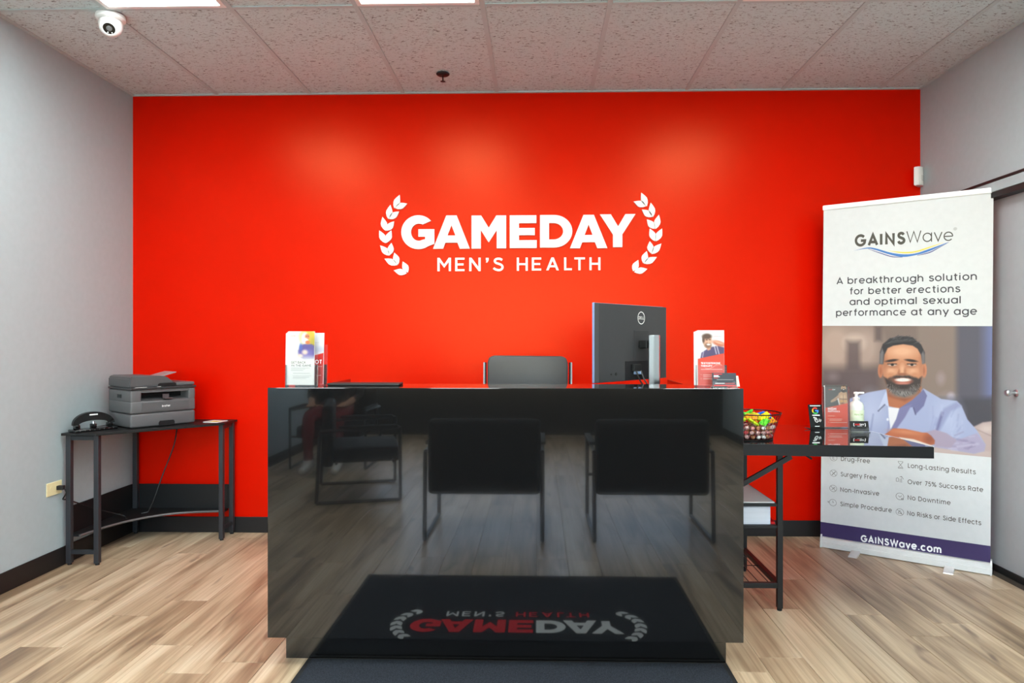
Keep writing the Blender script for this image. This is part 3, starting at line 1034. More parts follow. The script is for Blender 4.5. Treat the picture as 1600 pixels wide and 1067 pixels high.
def front_back_in_game(U, V):
    P = Paint(U * 100, V * 215, (238, 237, 230))
    P.ell(78, 22, 30, 34, (226, 190, 60), 0.4); P.ell(95, 45, 14, 20, (190, 170, 60), 0.5); P.ell(66, 12, 8, 8, (250, 225, 140), 0.5)
    P.poly([(38, 78), (48, 56), (62, 50), (90, 52), (100, 58), (100, 112), (60, 116), (42, 100)], (98, 84, 150), 4)
    P.ell(70, 90, 26, 16, (120, 108, 178), 0.5); P.ell(48, 64, 6, 14, (80, 100, 180), 0.5)
    P.ell(63, 26, 13, 21, (250, 245, 240), 0.25); P.ell(72, 22, 9, 12, (222, 130, 90), 0.3); P.ell(64, 38, 12, 11, (252, 250, 246), 0.3)
    P.ell(74, 44, 9, 7, (225, 120, 70), 0.4); P.ell(70, 20, 2, 1.5, (90, 60, 50), 0.5); P.ell(77, 20, 2, 1.5, (90, 60, 50), 0.5)
    P.ell(64, 84, 10, 9, (245, 215, 200), 0.5); P.ell(46, 98, 10, 7, (235, 205, 190), 0.5)
    P.put(np.clip((V * 215 - 92) / 26, 0, 1), (238, 237, 230))
    for y, a, b_ in ((146, 12, 82), (151, 12, 66), (156, 12, 58), (168, 20, 84), (178, 20, 90), (183, 20, 82), (188, 20, 70)):
        bars(P, a, b_, y, 1.6, (165, 165, 162), 0.7)
    return P.c


def front_shot(U, V):
    P = Paint(U * 100, V * 215, (244, 243, 246))
    P.ell(75, 70, 40, 12, (215, 220, 238), 0.6)
    P.poly([(20, 62), (38, 48), (48, 60), (50, 100), (20, 108)], (110, 160, 215), 3)
    P.poly([(46, 62), (56, 74), (58, 98), (48, 100)], (228, 168, 135), 3)
    P.poly([(0, 112), (100, 84), (100, 215), (0, 215)], (226, 46, 38), 1.5)
    for y, a, b_ in ((160, 44, 78), (166, 44, 70), (177, 46, 92), (140, 44, 95)):
        bars(P, a, b_, y, 2.2, (255, 235, 230), 0.85)
    return P.c


def front_testo(U, V):
    P = Paint(U * 100, V * 215, (240, 238, 240))
    P.poly([(10, 110), (14, 88), (32, 76), (50, 66), (78, 60), (100, 68), (100, 96), (14, 112)], (84, 70, 112), 2)
    P.line(62, 58, 70, 92, 1.5, (225, 215, 230)); P.line(72, 60, 80, 92, 1.5, (225, 215, 230)); P.line(22, 84, 18, 106, 1.5, (190, 180, 205))
    P.ell(80, 52, 26, 10, (205, 112, 84), 0.35, rot=18); P.ell(80, 49, 20, 4, (235, 170, 140), 0.5, rot=18)
    P.poly([(30, 62), (52, 58), (48, 76), (38, 80)], (222, 158, 128), 2)
    P.ell(37, 42, 17, 26, (226, 170, 140), 0.15)
    P.ell(35, 24, 18, 11, (92, 66, 54), 0.3); P.ell(22, 36, 5, 14, (100, 74, 62), 0.4)
    P.ell(39, 60, 13, 10, (120, 84, 68), 0.4, 0.8); P.ell(41, 56, 7, 3.2, (255, 250, 248), 0.4)
    P.ell(34, 38, 4, 1.6, (70, 48, 42), 0.5); P.ell(46, 37, 4, 1.6, (70, 48, 42), 0.5); P.ell(41, 46, 2.5, 5, (240, 190, 160), 0.6)
    P.poly([(0, 112), (100, 90), (100, 215), (0, 215)], (236, 70, 46), 1.2)
    for k in range(24):
        x0 = 30 + k * 2.6; P.ell(x0, 146 + 6 * math.sin(k / 24 * 5.5 + 0.6) - k * 0.3, 1.6, 1.0, (255, 220, 210), 0.6, 0.8)
    for y, a, b_ in ((152, 12, 92), (174, 20, 84), (181, 20, 80), (189, 20, 90), (173, 11, 14), (188, 11, 14)):
        bars(P, a, b_, y, 2.4, (255, 225, 215), 0.85)
    return P.c


def front_hgh(U, V):
    P = Paint(U * 100, V * 215, (74, 72, 70))
    P.ell(20, 40, 40, 70, (92, 88, 84), 0.8)
    sk, sd = (206, 160, 122), (120, 84, 62)
    P.poly([(60, 42), (72, 32), (96, 36), (100, 96), (66, 104), (58, 74)], sk, 2)
    P.poly([(62, 44), (46, 62), (24, 80), (26, 90), (44, 82), (66, 64)], (198, 158, 130), 2)
    P.line(40, 64, 58, 52, 1.2, sd, 1, .6); P.line(46, 72, 62, 60, 1.2, sd, 1, .6)
    P.ell(78, 60, 13, 9, (232, 190, 150), 0.5, .8); P.line(64, 70, 96, 72, 1.6, sd, 1.4, .9); P.line(80, 50, 80, 98, 1.0, sd, 1.2, .7)
    P.ell(73, 82, 6, 4, (228, 168, 90), 0.5); P.ell(88, 82, 6, 4, (228, 168, 90), 0.5); P.ell(76, 94, 8, 4, (150, 90, 50), 0.5)
    P.ell(82, 16, 11, 17, sk, 0.15); P.ell(82, 27, 10, 10, (50, 36, 30), 0.25); P.ell(82, 22, 4, 1.6, (245, 240, 235), 0.4)
    P.ell(78, 13, 2.4, 1.3, (50, 34, 28), 0.5); P.ell(87, 13, 2.4, 1.3, (50, 34, 28), 0.5); P.ell(82, 3, 9, 4, (80, 60, 48), 0.4)
    P.poly([(58, 64), (66, 104), (62, 106), (54, 70)], (235, 232, 228), 1.5)
    P.poly([(0, 117), (100, 92), (100, 215), (0, 215)], (240, 70, 24), 1.2)
    for y, a, b_ in ((157, 12, 42), (173, 18, 76), (180, 18, 72), (191, 20, 96), (172, 12, 15), (189, 12, 15)):
        bars(P, a, b_, y, 2.2, (255, 228, 215), 0.9)
    return P.c


def leaflet_stand(t, x, w, h, tilt, func, texts, pocket_h, n_sheets=3, back=0.0):
    """clear pocket with a stack of leaflets, front towards the room; x centre, local y of the front = back"""
    sl = math.tan(R(tilt))
    q = lambda u, v: ((u - 0.5) * w + x, back + 0.004 + (1 - v) * h * sl, 0.006 + (1 - v) * h)
    lf = paint_obj('leaflet_front', q, 56, 112, func, t)
    bm = nb()
    for k in range(n_sheets):
        dx = -0.004 * k
        face_pts = [(x - w / 2 + dx, 0.006), (x + w / 2 + dx * 0.3, 0.006), (x + w / 2 + dx * 0.3, 0.006 + h), (x - w / 2 + dx, 0.006 + h - 0.002 * k)]
        y = back + 0.0052 + 0.0032 * k
        prism(bm, face_pts, lambda a, b_: (a, y + (b_ - 0.006) * sl, b_), lambda a, b_: (a, y + 0.0026 + (b_ - 0.006) * sl, b_))
    obj('leaflet_stack', bm, PAPER, t)
    fm = lambda a, b_: (a, back + 0.0034 + (b_ - 0.006) * sl, b_)
    for s, u, v, wd, cap, m_, al, bo in texts:
        bm = nb(); put_text(bm, s, x - w / 2 + u * w, 0.006 + (1 - v) * h, wd * w, cap * h, fm, al, bo); obj_print('lettering', bm, m_, lf)
    bm = nb()
    e = w / 2 + 0.006
    def pl(y, z0, z1):
        prism(bm, [(x - e, z0), (x + e, z0), (x + e, z1), (x - e, z1)], lambda a, b_: (a, y + b_ * sl, b_), lambda a, b_: (a, y + 0.0016 + b_ * sl, b_))
    pl(back - 0.0025, 0.0, pocket_h); pl(back + 0.028, 0.0, h * 0.8)
    for s in (-1, 1):
        prism(bm, [(back - 0.0025, 0.0), (back + 0.029, 0.0), (back + 0.029 + pocket_h * sl, pocket_h), (back - 0.0025 + pocket_h * sl, pocket_h)],
              lambda a, b_: (x + s * e, a, b_), lambda a, b_: (x + s * (e + 0.0016), a, b_))
    box(bm, x - e, x + e, back - 0.0025, back + 0.029, 0.0, 0.004)
    obj('acrylic_pocket', bm, ACRYLIC, t)


# left pair of leaflets
p = at_z(466, 604.5, DH)
t = thing('leaflet_holder', 'clear holder of white leaflets with a bearded man in purple, on the reception desk', 'leaflet holder', (p.x, 2.672, DH), R(-3))
leaflet_stand(t, 0, 0.107, 0.212, 2.0, front_back_in_game,
              [('GET BACK', 0.12, 0.60, 0.56, 0.040, DARK_INK, 'L', 0.015), ('IN THE GAME', 0.14, 0.655, 0.74, 0.036, DARK_INK, 'L', 0.015),
               ('GAME', 0.08, 0.095, 0.19, 0.017, RED_PRINT, 'L', 0.01), ('DAY', 0.28, 0.095, 0.14, 0.017, GREY_INK, 'L', 0.01)], 0.085, 5)
p = at_z(481, 603, DH)
t = thing('leaflet_holder', 'clear holder of red and white leaflets with a person in blue, behind the white leaflets', 'leaflet holder', (p.x, 2.728, DH), R(-6))
leaflet_stand(t, 0, 0.107, 0.206, 3.0, front_shot,
              [('SHOT', 0.94, 0.60, 0.54, 0.072, WHITE_INK, 'R', 0.03), ('IONS', 0.80, 0.66, 0.40, 0.036, WHITE_INK, 'R', 0.03),
               ('GAME', 0.46, 0.195, 0.2, 0.014, RED_PRINT, 'L', 0.01), ('DAY', 0.67, 0.195, 0.14, 0.014, GREY_INK, 'L', 0.01)], 0.085, 3)
# right leaflet holder
p = at_z(1111, 604, DH)
t = thing('leaflet_holder', 'clear holder of leaflets with a smiling man above red panel, beside the business cards', 'leaflet holder', (p.x, 2.70, DH), R(2))
leaflet_stand(t, 0, 0.105, 0.216, 1.5, front_testo,
              [('TESTOSTERONE', 0.12, 0.615, 0.72, 0.030, WHITE_INK, 'L', 0.03), ('THERAPY', 0.12, 0.665, 0.42, 0.030, WHITE_INK, 'L', 0.03),
               ('GAME', 0.58, 0.12, 0.18, 0.013, RED_PRINT, 'L', 0.01), ('DAY', 0.77, 0.12, 0.12, 0.013, DARK_INK, 'L', 0.01)], 0.085, 4)


def card_holder(name, label, loc, rz, card_mat, lines, logo=False, w=0.094):
    t = thing(name, label, 'card holder', loc, rz)
    sl = 0.25
    bm = nb()
    for k in range(4):
        y = 0.006 + 0.0022 * k
        prism(bm, [(-0.0445, 0.005), (0.0445, 0.005), (0.0445, 0.056), (-0.0445, 0.056)], lambda a, b_: (a, y + b_ * sl, b_), lambda a, b_: (a, y + 0.0018 + b_ * sl, b_))
    obj('card_stack', bm, card_mat, t)
    f = lambda a, b_: (a, 0.0053 + b_ * sl, b_)
    for kind, args, m_ in lines:
        bm = nb()
        if kind == 'bar':
            x0, x1, z0, z1 = args
            face(bm, [f(x0, z0), f(x1, z0), f(x1, z1), f(x0, z1)])
        else:
            put_text(bm, args[0], args[1], args[2], args[3], args[4], f, 'L', 0.03)
        obj_print('printed_mark', bm, m_, t)
    bm = nb()
    prism(bm, [(-w / 2, 0), (w / 2, 0), (w / 2, 0.026), (0.032, 0.026), (0.026, 0.018), (-0.026, 0.018), (-0.032, 0.026), (-w / 2, 0.026)], lambda a, b_: (a, 0.001 + b_ * sl, b_), lambda a, b_: (a, 0.0026 + b_ * sl, b_))
    prism(bm, [(-w / 2, 0), (w / 2, 0), (w / 2, 0.045), (-w / 2, 0.045)], lambda a, b_: (a, 0.022 + b_ * sl, b_), lambda a, b_: (a, 0.0236 + b_ * sl, b_))
    box(bm, -w / 2, w / 2, 0.0, 0.045, 0, 0.003)
    obj('acrylic_tray', bm, ACRYLIC, t)
    return t


p = at_z(1135, 606.5, DH)
CARD = M('card_navy', rgb(44, 48, 58), 0.45)
t = card_holder('business_card_holder', 'clear tray of dark business cards with red lines at the desk corner', (p.x, 2.635, DH), R(-3), CARD,
                [('bar', (-0.040, -0.008, 0.0505, 0.053), RED_PRINT), ('bar', (-0.040, -0.022, 0.045, 0.047), WHITE_INK), ('bar', (-0.040, -0.018, 0.041, 0.043), WHITE_INK),
                 ('bar', (-0.040, -0.024, 0.036, 0.0375), RED_PRINT), ('bar', (-0.030, 0.034, 0.030, 0.0315), GREY_INK), ('bar', (-0.036, 0.0, 0.016, 0.018), WHITE_INK),
                 ('bar', (0.002, 0.038, 0.016, 0.018), RED_PRINT), ('bar', (-0.042, 0.042, 0.0065, 0.011), RED_PRINT)])
bm = nb()
sl = 0.35
for k in range(4):
    y = 0.03 + 0.003 * k
    prism(bm, [(0.036, 0.0035), (0.062, 0.0035), (0.058, 0.044), (0.034, 0.044)], lambda a, b_: (a, y + b_ * 0.25, b_), lambda a, b_: (a, y + 0.002 + b_ * 0.25, b_))
obj('loose_cards', bm, M('cream_card', rgb(240, 232, 205), 0.6), t, label='cream cards behind')

# ================================================================== SIDE TABLE AND WHAT STANDS ON IT
TZ = 0.78
fr_ = at_z(1459, 698.0, TZ); fl_y = 3.13
side = thing('side_table', 'black side table with thick glossy top and steel shelf frame beside the reception desk', 'table', (0, 0, 0))
top = [(0.80, fl_y), (fr_.x, fr_.y), (1.705, 3.80), (0.80, 3.86)]
bm = nb(); prism_xy(bm, top, TZ - 0.052, TZ)
bmesh.ops.bevel(bm, geom=[e for e in bm.edges], offset=0.002, segments=2, affect='EDGES')
obj('table_top', bm, TABLE_BLACK, side)
bm = nb(); prism_xy(bm, [(fr_.x + 0.0005, fr_.y + 0.003), (fr_.x + 0.004, fr_.y + 0.003), (1.7095, 3.797), (1.7055, 3.797)], TZ - 0.051, TZ - 0.001)  # white strip stands in for the highlight on the table corner
obj('corner_highlight', bm, WHITE, side, label='white strip painted as a highlight on the free end')
bm = nb(); prism_xy(bm, [(0.80, fl_y - 0.0005), (fr_.x, fr_.y - 0.0005), (fr_.x, fr_.y - 0.0025), (0.80, fl_y - 0.0025)], TZ - 0.0515, TZ - 0.0015)
obj('front_edge', bm, M('edge_laminate', rgb(22, 22, 26), 0.3, ior=1.35), side)
LX, LYF, LYB = 1.118, 3.175, 3.74
bm = nb(); box(bm, 0.83, 1.30, LYF - 0.005, LYF + 0.03, TZ - 0.062, TZ - 0.0525); box(bm, 0.83, 1.30, LYB - 0.03, LYB, TZ - 0.062, TZ - 0.0525); obj('top_rail', bm, MATT_BLACK, side)
for x_ in (0.845, LX):
    for y_ in (LYF + 0.012, LYB - 0.012):
        bm = nb(); box(bm, x_ - 0.0125, x_ + 0.0125, y_ - 0.0125, y_ + 0.0125, 0.012, TZ - 0.062, bev=0.002)
        l = obj('leg', bm, MATT_BLACK, side)
        bm = nb(); cyl(bm, (x_, y_, 0.0), (x_, y_, 0.014), 0.011, 0.0125, 12); obj('foot', bm, M('black_rubber', rgb(26, 26, 27), 0.7), l)
for z_ in (0.496, 0.395):
    bm = nb(); box(bm, 0.86, LX - 0.014, LYF, LYB, z_ - 0.014, z_, bev=0.001); obj('shelf', bm, DARK_BOARD, side)
bm = nb()
for a in ((0.858, LX - 0.013, LYF, LYF + 0.024), (0.858, LX - 0.013, LYB - 0.024, LYB), (LX - 0.014, LX + 0.010, LYF + 0.026, LYB - 0.026), (0.835, 0.858, LYF + 0.026, LYB - 0.026)):
    box(bm, *a, 0.105, 0.129, bev=0.002)
obj('lower_frame', bm, MATT_BLACK, side)
for k in range(5):
    x_ = 0.895 + k * 0.045
    bm = nb(); cyl(bm, (x_, LYF + 0.02, 0.122), (x_, LYB - 0.02, 0.122), 0.002, n=6); obj('shelf_wire', bm, MATT_BLACK, side)
bm = nb(); cyl(bm, (0.868, 3.45, 0.120), (LX - 0.012, 3.45, 0.120), 0.002, n=6); obj('shelf_wire', bm, MATT_BLACK, side)
a_ = at_y(1162, 755, LYF - 0.012); b2 = at_y(1236, 713, LYF - 0.012)
d_ = Vector((b2.x - a_.x, 0, b2.z - a_.z)).normalized(); n_ = Vector((-d_.z, 0, d_.x)) * 0.011
s_ = a_ - d_ * 0.05
bm = nb(); prism(bm, [(s_.x - n_.x, s_.z - n_.z), (b2.x - n_.x, b2.z - n_.z), (b2.x + n_.x, b2.z + n_.z), (s_.x + n_.x, s_.z + n_.z)], lambda a, b_: (a, LYF - 0.020, b_), lambda a, b_: (a, LYF - 0.004, b_))
obj('brace', bm, MATT_BLACK, side)
bm = nb(); cyl(bm, (1.222, 3.16, TZ - 0.054), (1.252, 3.15, TZ - 0.074), 0.005, n=8); obj('latch', bm, MATT_BLACK, side)

# paper on the shelves
bm = nb(); box(bm, 0.87, 1.078, LYF + 0.015, LYF + 0.30, 0.3955, 0.478, bev=0.002)
tag(obj('paper_ream', bm, M('ream_white', rgb(214, 216, 224), 0.6, var=0.08, vscale=200, stretch=(0.02, 0.02, 3))), 'thick white paper stack on the lower shelf of the side table', 'paper')
bm = nb(); box(bm, 0.865, 1.095, LYF + 0.01, LYF + 0.44, 0.4962, 0.5005)
tag(obj('paper_sheet', bm, PAPER), 'white sheets lying flat on the upper shelf of the side table', 'paper')
bm = nb(); prism_yz(bm, [(LYF + 0.02, 0.3955), (LYF + 0.16, 0.3955), (LYF + 0.16, 0.425), (LYF + 0.02, 0.405)], 1.082, 1.1)
tag(obj('red_folder', bm, M('red_card', rgb(190, 16, 20), 0.4)), 'small red folder edge beside the paper stack', 'folder')

# candy basket
bc = Vector((1.012, 3.285, TZ))
basket = thing('candy_basket', 'round black wire basket of sweets on the side table', 'basket', bc)
WIRE = M('black_wire', rgb(28, 26, 26), 0.35, metal=0.6)
RB, RT, HB = 0.103, 0.142, 0.125


def brad(z):
    return RB + (RT - RB) * z / HB


bm = nb(); tube(bm, [(RT * math.cos(2 * math.pi * k / 40), RT * math.sin(2 * math.pi * k / 40), HB) for k in range(40)], 0.003, 6, True); obj('rim', bm, WIRE, basket, True)
bm = nb(); tube(bm, [(RB * math.cos(2 * math.pi * k / 40), RB * math.sin(2 * math.pi * k / 40), 0.003) for k in range(40)], 0.003, 6, True); obj('base_ring', bm, WIRE, basket, True)
bm = nb(); cyl(bm, (0, 0, 0.001), (0, 0, 0.004), RB, n=32); obj('base_mesh', bm, WIRE, basket)
bm = nb()
for k in range(34):
    for dr in (-0.35, 0.35):
        a0 = 2 * math.pi * k / 34; a1 = a0 + dr
        cyl(bm, (RB * math.cos(a0), RB * math.sin(a0), 0.003), (RT * math.cos(a1), RT * math.sin(a1), HB), 0.0007, n=4)
wm = obj('wire_mesh', bm, WIRE, basket); wm['kind'] = 'stuff'
# sweets: pink and white wrapped mints below, bright packets on top
CR = 0.0125
mint_me = []
for k, cs in enumerate(((240, 175, 172), (250, 238, 228), (214, 84, 92), (190, 130, 96), (240, 145, 142))):
    bm = nb(); ball(bm, (0, 0, 0), CR, CR * 0.95, CR * 0.8, 1)
    me = bpy.data.meshes.new('mint'); bm.to_mesh(me); bm.free()
    me.polygons.foreach_set('use_smooth', [True] * len(me.polygons))
    me.materials.append(M('mint_wrap_%d' % k, rgb(*cs), 0.18, var=0.55, vscale=110)); mint_me.append(me)
names = ['pink', 'cream', 'dark red', 'brown', 'rose']
zl = 0.006 + CR
for layer in range(3):
    R0 = brad(zl) - CR - 0.004
    rr = R0
    while rr > 0.01:
        n = max(1, int(2 * math.pi * rr / (2 * CR + 0.0012)))
        for k in range(n):
            a = 2 * math.pi * (k + 0.5 * layer) / n
            q = random.randrange(5)
            o = bpy.data.objects.new('wrapped_mint', mint_me[q]); C.objects.link(o)
            o.location = bc + Vector((rr * math.cos(a), rr * math.sin(a), zl))
            o.rotation_euler = (random.uniform(-.4, .4), random.uniform(-.4, .4), random.uniform(0, 6))
            tag(o, 'small %s wrapped mint in the wire basket' % names[q], 'candy', 'wrapped mints in the basket')
        rr -= 2 * CR + 0.0012
    zl += 2 * CR * 0.86
PK = [('yellow', (246, 205, 30)), ('blue', (30, 110, 225)), ('green', (90, 200, 50)), ('orange', (240, 140, 30)), ('lime', (190, 225, 40)), ('pale pink', (240, 190, 205))]
pk_me = []
for nm, cs in PK:
    bm = nb()
    w, l, h = 0.017, 0.026, 0.007
    A = [(-w, -l), (0, -l - .002), (w, -l), (w, l), (0, l + .002), (-w, l)]
    lo = [bm.verts.new((a, b_, -0.0006)) for a, b_ in A]; hi = [bm.verts.new((a, b_, 0.0006)) for a, b_ in A]
    mt_ = [bm.verts.new((a * 0.75, b_ * 0.72, h)) for a, b_ in A]; mb_ = [bm.verts.new((a * 0.75, b_ * 0.72, -h)) for a, b_ in A]
    for k in range(6):
        j = (k + 1) % 6
        bm.faces.new((lo[k], lo[j], hi[j], hi[k])); bm.faces.new((hi[k], hi[j], mt_[j], mt_[k])); bm.faces.new((mb_[k], mb_[j], lo[j], lo[k]))
    bm.faces.new(mt_); bm.faces.new(mb_[::-1])
    bmesh.ops.recalc_face_normals(bm, faces=bm.faces)
    me = bpy.data.meshes.new('packet'); bm.to_mesh(me); bm.free(); me.materials.append(M('packet_' + nm.replace(' ', '_'), rgb(*cs), 0.22, var=0.5, vscale=70)); pk_me.append(me)
spots = []
for layer, (rad, n, zz, tilt) in enumerate(((0.098, 11, 0.090, 0.5), (0.055, 6, 0.092, 0.3), (0.082, 8, 0.112, 0.7), (0.03, 3, 0.114, 0.4))):
    for k in range(n):
        a = 2 * math.pi * (k + 0.37 * layer) / n
        q = random.randrange(6)
        o = bpy.data.objects.new('candy_packet', pk_me[q]); C.objects.link(o)
        o.location = bc + Vector((rad * math.cos(a), rad * math.sin(a), zz))
        o.rotation_euler = Euler((random.uniform(-tilt, tilt), random.uniform(0.1, tilt), a + random.uniform(-.5, .5)))
        tag(o, '%s foil candy packet on top of the mints in the basket' % PK[q][0], 'candy', 'foil candy packets in the basket')

# review stand
p = at_z(1278, 671, TZ)
rs = thing('review_stand', 'black folded counter card with a multicolour letter G on the side table', 'sign', (p.x, p.y, TZ), R(4))
W2 = 0.037
bm = nb()
prof = [(0.05, 0.0), (0.0, 0.0), (0.0, 0.002), (0.006, 0.008), (0.034, 0.128), (0.036, 0.1275), (0.008, 0.007), (0.004, 0.002), (0.05, 0.002)]
prism_yz(bm, prof, -W2, W2)
obj('card_body', bm, M('gloss_black_card', rgb(12, 12, 13), 0.2), rs)
rmap = lambda a, b_: (a, 0.006 + (b_ - 0.008) * 0.2333 - 0.0006, b_)
GC = [((234, 67, 53), 42, 150), ((251, 188, 5), 150, 215), ((52, 168, 83), 215, 318), ((66, 133, 244), 318, 360)]
for (cs, a0, a1) in GC:
    bm = nb(); cx, cz, ro, ri = -0.002, 0.096, 0.0175, 0.0105
    n = 10
    for k in range(n):
        b0, b1 = R(a0 + (a1 - a0) * k / n), R(a0 + (a1 - a0) * (k + 1) / n)
        face(bm, [rmap(cx + ro * math.cos(b0), cz + ro * math.sin(b0)), rmap(cx + ro * math.cos(b1), cz + ro * math.sin(b1)), rmap(cx + ri * math.cos(b1), cz + ri * math.sin(b1)), rmap(cx + ri * math.cos(b0), cz + ri * math.sin(b0))])
    if cs[2] == 244:
        face(bm, [rmap(cx, cz - 0.003), rmap(cx + ro, cz - 0.003), rmap(cx + ro, cz + 0.004), rmap(cx, cz + 0.004)])
    obj_flat('letter_mark', bm, M('ink_%d' % cs[0], rgb(*cs), 0.4), rs)
bm = nb()
for x0, x1, z0, z1 in ((-0.028, 0.028, 0.1195, 0.123), (-0.020, 0.020, 0.070, 0.075), (-0.012, 0.012, 0.0145, 0.0175)):
    face(bm, [rmap(x0, z0), rmap(x1, z0), rmap(x1, z1), rmap(x0, z1)])
mk = obj_flat('caption_mark', bm, WHITE_INK, rs); mk['kind'] = 'stuff'
bm = nb()
for pts in ([(-0.016, 0.058), (-0.012, 0.064), (-0.008, 0.058), (-0.010, 0.048), (-0.004, 0.038), (0.004, 0.036), (0.006, 0.046), (0.0, 0.058), (-0.006, 0.062)], [(0.010, 0.040), (0.016, 0.046), (0.014, 0.054)], [(0.018, 0.038), (0.024, 0.046), (0.022, 0.052)], [(-0.004, 0.056), (-0.002, 0.046)]):
    for a, b_ in zip(pts, pts[1:]):
        d = Vector((b_[0] - a[0], b_[1] - a[1])).normalized() * 0.0012; n = (-d.y, d.x)
        face(bm, [rmap(a[0] + n[0], a[1] + n[1]), rmap(a[0] - n[0], a[1] - n[1]), rmap(b_[0] - n[0], b_[1] - n[1]), rmap(b_[0] + n[0], b_[1] + n[1])])
mk = obj_flat('hand_symbol', bm, WHITE_INK, rs); mk['kind'] = 'stuff'
bm = nb(); cyl(bm, (-0.037, 0.012, 0.004), (-0.062, 0.02, 0.008), 0.0025, 0.0015, 8); obj('tail', bm, MATT_BLACK, rs)

p = at_z(1308, 669, TZ)
t = thing('leaflet_holder', 'clear holder with a dark and orange leaflet of a muscular man on the side table', 'leaflet holder', (p.x, p.y, TZ), R(-2))
leaflet_stand(t, 0, 0.118, 0.222, 2.0, front_hgh,
              [('HGH', 0.12, 0.595, 0.36, 0.058, WHITE_INK, 'L', 0.03), ('PEPTIDES', 0.12, 0.645, 0.52, 0.034, WHITE_INK, 'L', 0.03),
               ('GAME', 0.16, 0.115, 0.16, 0.022, RED_PRINT, 'L', 0.02), ('DAY', 0.33, 0.115, 0.12, 0.022, WHITE_INK, 'L', 0.02)], 0.22, 2)

# hand gel bottle
p = at_z(1342, 668, TZ)
gel = thing('pump_bottle', 'clear hand gel bottle with white pump beside the orange leaflet', 'bottle', (p.x, p.y + 0.03, TZ), R(-5))
bm = nb(); lathe(bm, [(0.034, 0.0), (0.038, 0.004), (0.038, 0.10), (0.037, 0.118), (0.030, 0.132), (0.017, 0.140), (0.016, 0.143)], 28); obj('bottle_body', bm, M('milky_gel', rgb(226, 232, 224), 0.15), gel, True)
bm = nb(); lathe(bm, [(0.0384, 0.015), (0.0386, 0.016), (0.0386, 0.092), (0.0384, 0.093)], 28); obj('bottle_label', bm, M('label_green', rgb(216, 228, 200), 0.4, var=0.12, vscale=30), gel, True)
bm = nb(); lathe(bm, [(0.017, 0.143), (0.018, 0.145), (0.018, 0.158), (0.008, 0.160), (0.007, 0.176), (0.013, 0.178), (0.013, 0.188), (0.004, 0.190)], 20)
box(bm, 0.0, 0.040, -0.006, 0.006, 0.180, 0.189, bev=0.003)
obj('pump', bm, WHITE, gel, True)
bm = nb(); put_text(bm, 'Hand Gel', 0, 0.066, 0.045, 0.010, lambda a, b_: (0.0391 * math.sin(a / 0.0391), -0.0391 * math.cos(a / 0.0391), b_), 'C', 0.02); obj_print('lettering', bm, M('label_ink_green', rgb(130, 150, 60), 0.5), gel)

p = at_z(1345, 676, TZ)
BC = M('card_black', rgb(14, 14, 15), 0.35)
card_holder('business_card_holder', 'clear tray of black cards with red and white logo in front of the gel bottle', (p.x, p.y, TZ), R(-3), BC,
            [('t', ('GAME', -0.023, 0.036, 0.024, 0.0075), RED_PRINT), ('t', ('DAY', 0.002, 0.036, 0.021, 0.0075), WHITE_INK), ('bar', (-0.012, 0.012, 0.0315, 0.0325), WHITE_INK),
             ('t', ('(', -0.030, 0.033, 0.0045, 0.013), WHITE_INK), ('t', (')', 0.0255, 0.033, 0.0045, 0.013), WHITE_INK)])

# ================================================================== ROLL-UP BANNER
BL, BR = at_z(1281, 855, 0), at_z(1550, 900, 0)
BW = (BR - BL).length
bang = math.atan2(BR.y - BL.y, BR.x - BL.x)
banner = thing('rollup_banner', 'tall white roll-up banner with smiling bearded man in a light blue shirt', 'banner', (BL.x, BL.y, 0), bang)
BE = Vector((math.cos(bang), math.sin(bang), 0)); BN = Vector((math.sin(bang), -math.cos(bang), 0))   # along, towards viewer


def bpt(px, py, off=0.0):
    """photo direction -> (u, z) on the banner's printed face"""
    d = Vector(ray(px, py)); o = Vector((0, 0, CAMZ)); base = Vector((BL.x, BL.y, 0)) - BN * 0.03
    t_ = (base - o).dot(BN) / d.dot(BN)
    p_ = o + d * t_ - base
    return p_.dot(BE), p_.z


GY = 0.03            # local y of the graphic
TOPZ = 2.045
gl0, gr0 = bpt(1282, 815)[0], bpt(1547.5, 881)[0]
gl1, gr1 = bpt(1287, 330)[0], bpt(1552.5, 303)[0]


def edge(z, s):
    a, b_ = ((gl0, gl1), (gr0, gr1))[s]
    return a + (b_ - a) * (z - 0.10) / (TOPZ - 0.10)


BANNER_WHITE = M('banner_white', rgb(208, 209, 210), 0.5)
bm = nb()
prism_xz(bm, [(edge(0.06, 0), 0.06), (edge(0.06, 1), 0.06), (edge(TOPZ, 1), TOPZ), (edge(TOPZ, 0), TOPZ)], GY, GY + 0.001)
obj('graphic_sheet', bm, BANNER_WHITE, banner)
bm = nb(); prism_xz(bm, [(edge(TOPZ, 0) - 0.004, TOPZ - 0.012), (edge(TOPZ, 1) + 0.004, TOPZ - 0.012), (edge(TOPZ, 1) + 0.004, TOPZ + 0.016), (edge(TOPZ, 0) - 0.004, TOPZ + 0.016)], GY - 0.009, GY + 0.009)
bmesh.ops.bevel(bm, geom=[e for e in bm.edges], offset=0.003, segments=2, affect='EDGES')
ALU = M('pale_aluminium', rgb(228, 228, 226), 0.35, metal=0.25)
obj('top_rail', bm, ALU, banner)
bm = nb(); cyl(bm, (BW / 2, 0.052, 0.05), (BW / 2 + 0.02, 0.045, TOPZ - 0.015), 0.008, n=10); obj('support_pole', bm, SILVER, banner)
bm = nb()
prism_yz(bm, [(0.0, 0.004), (0.085, 0.004), (0.09, 0.028), (0.07, 0.050), (0.045, 0.058), (0.022, 0.058), (0.012, 0.050), (0.010, 0.034), (0.003, 0.030), (0.001, 0.012)], 0.008, BW - 0.008)
obj('base_cassette', bm, ALU, banner)
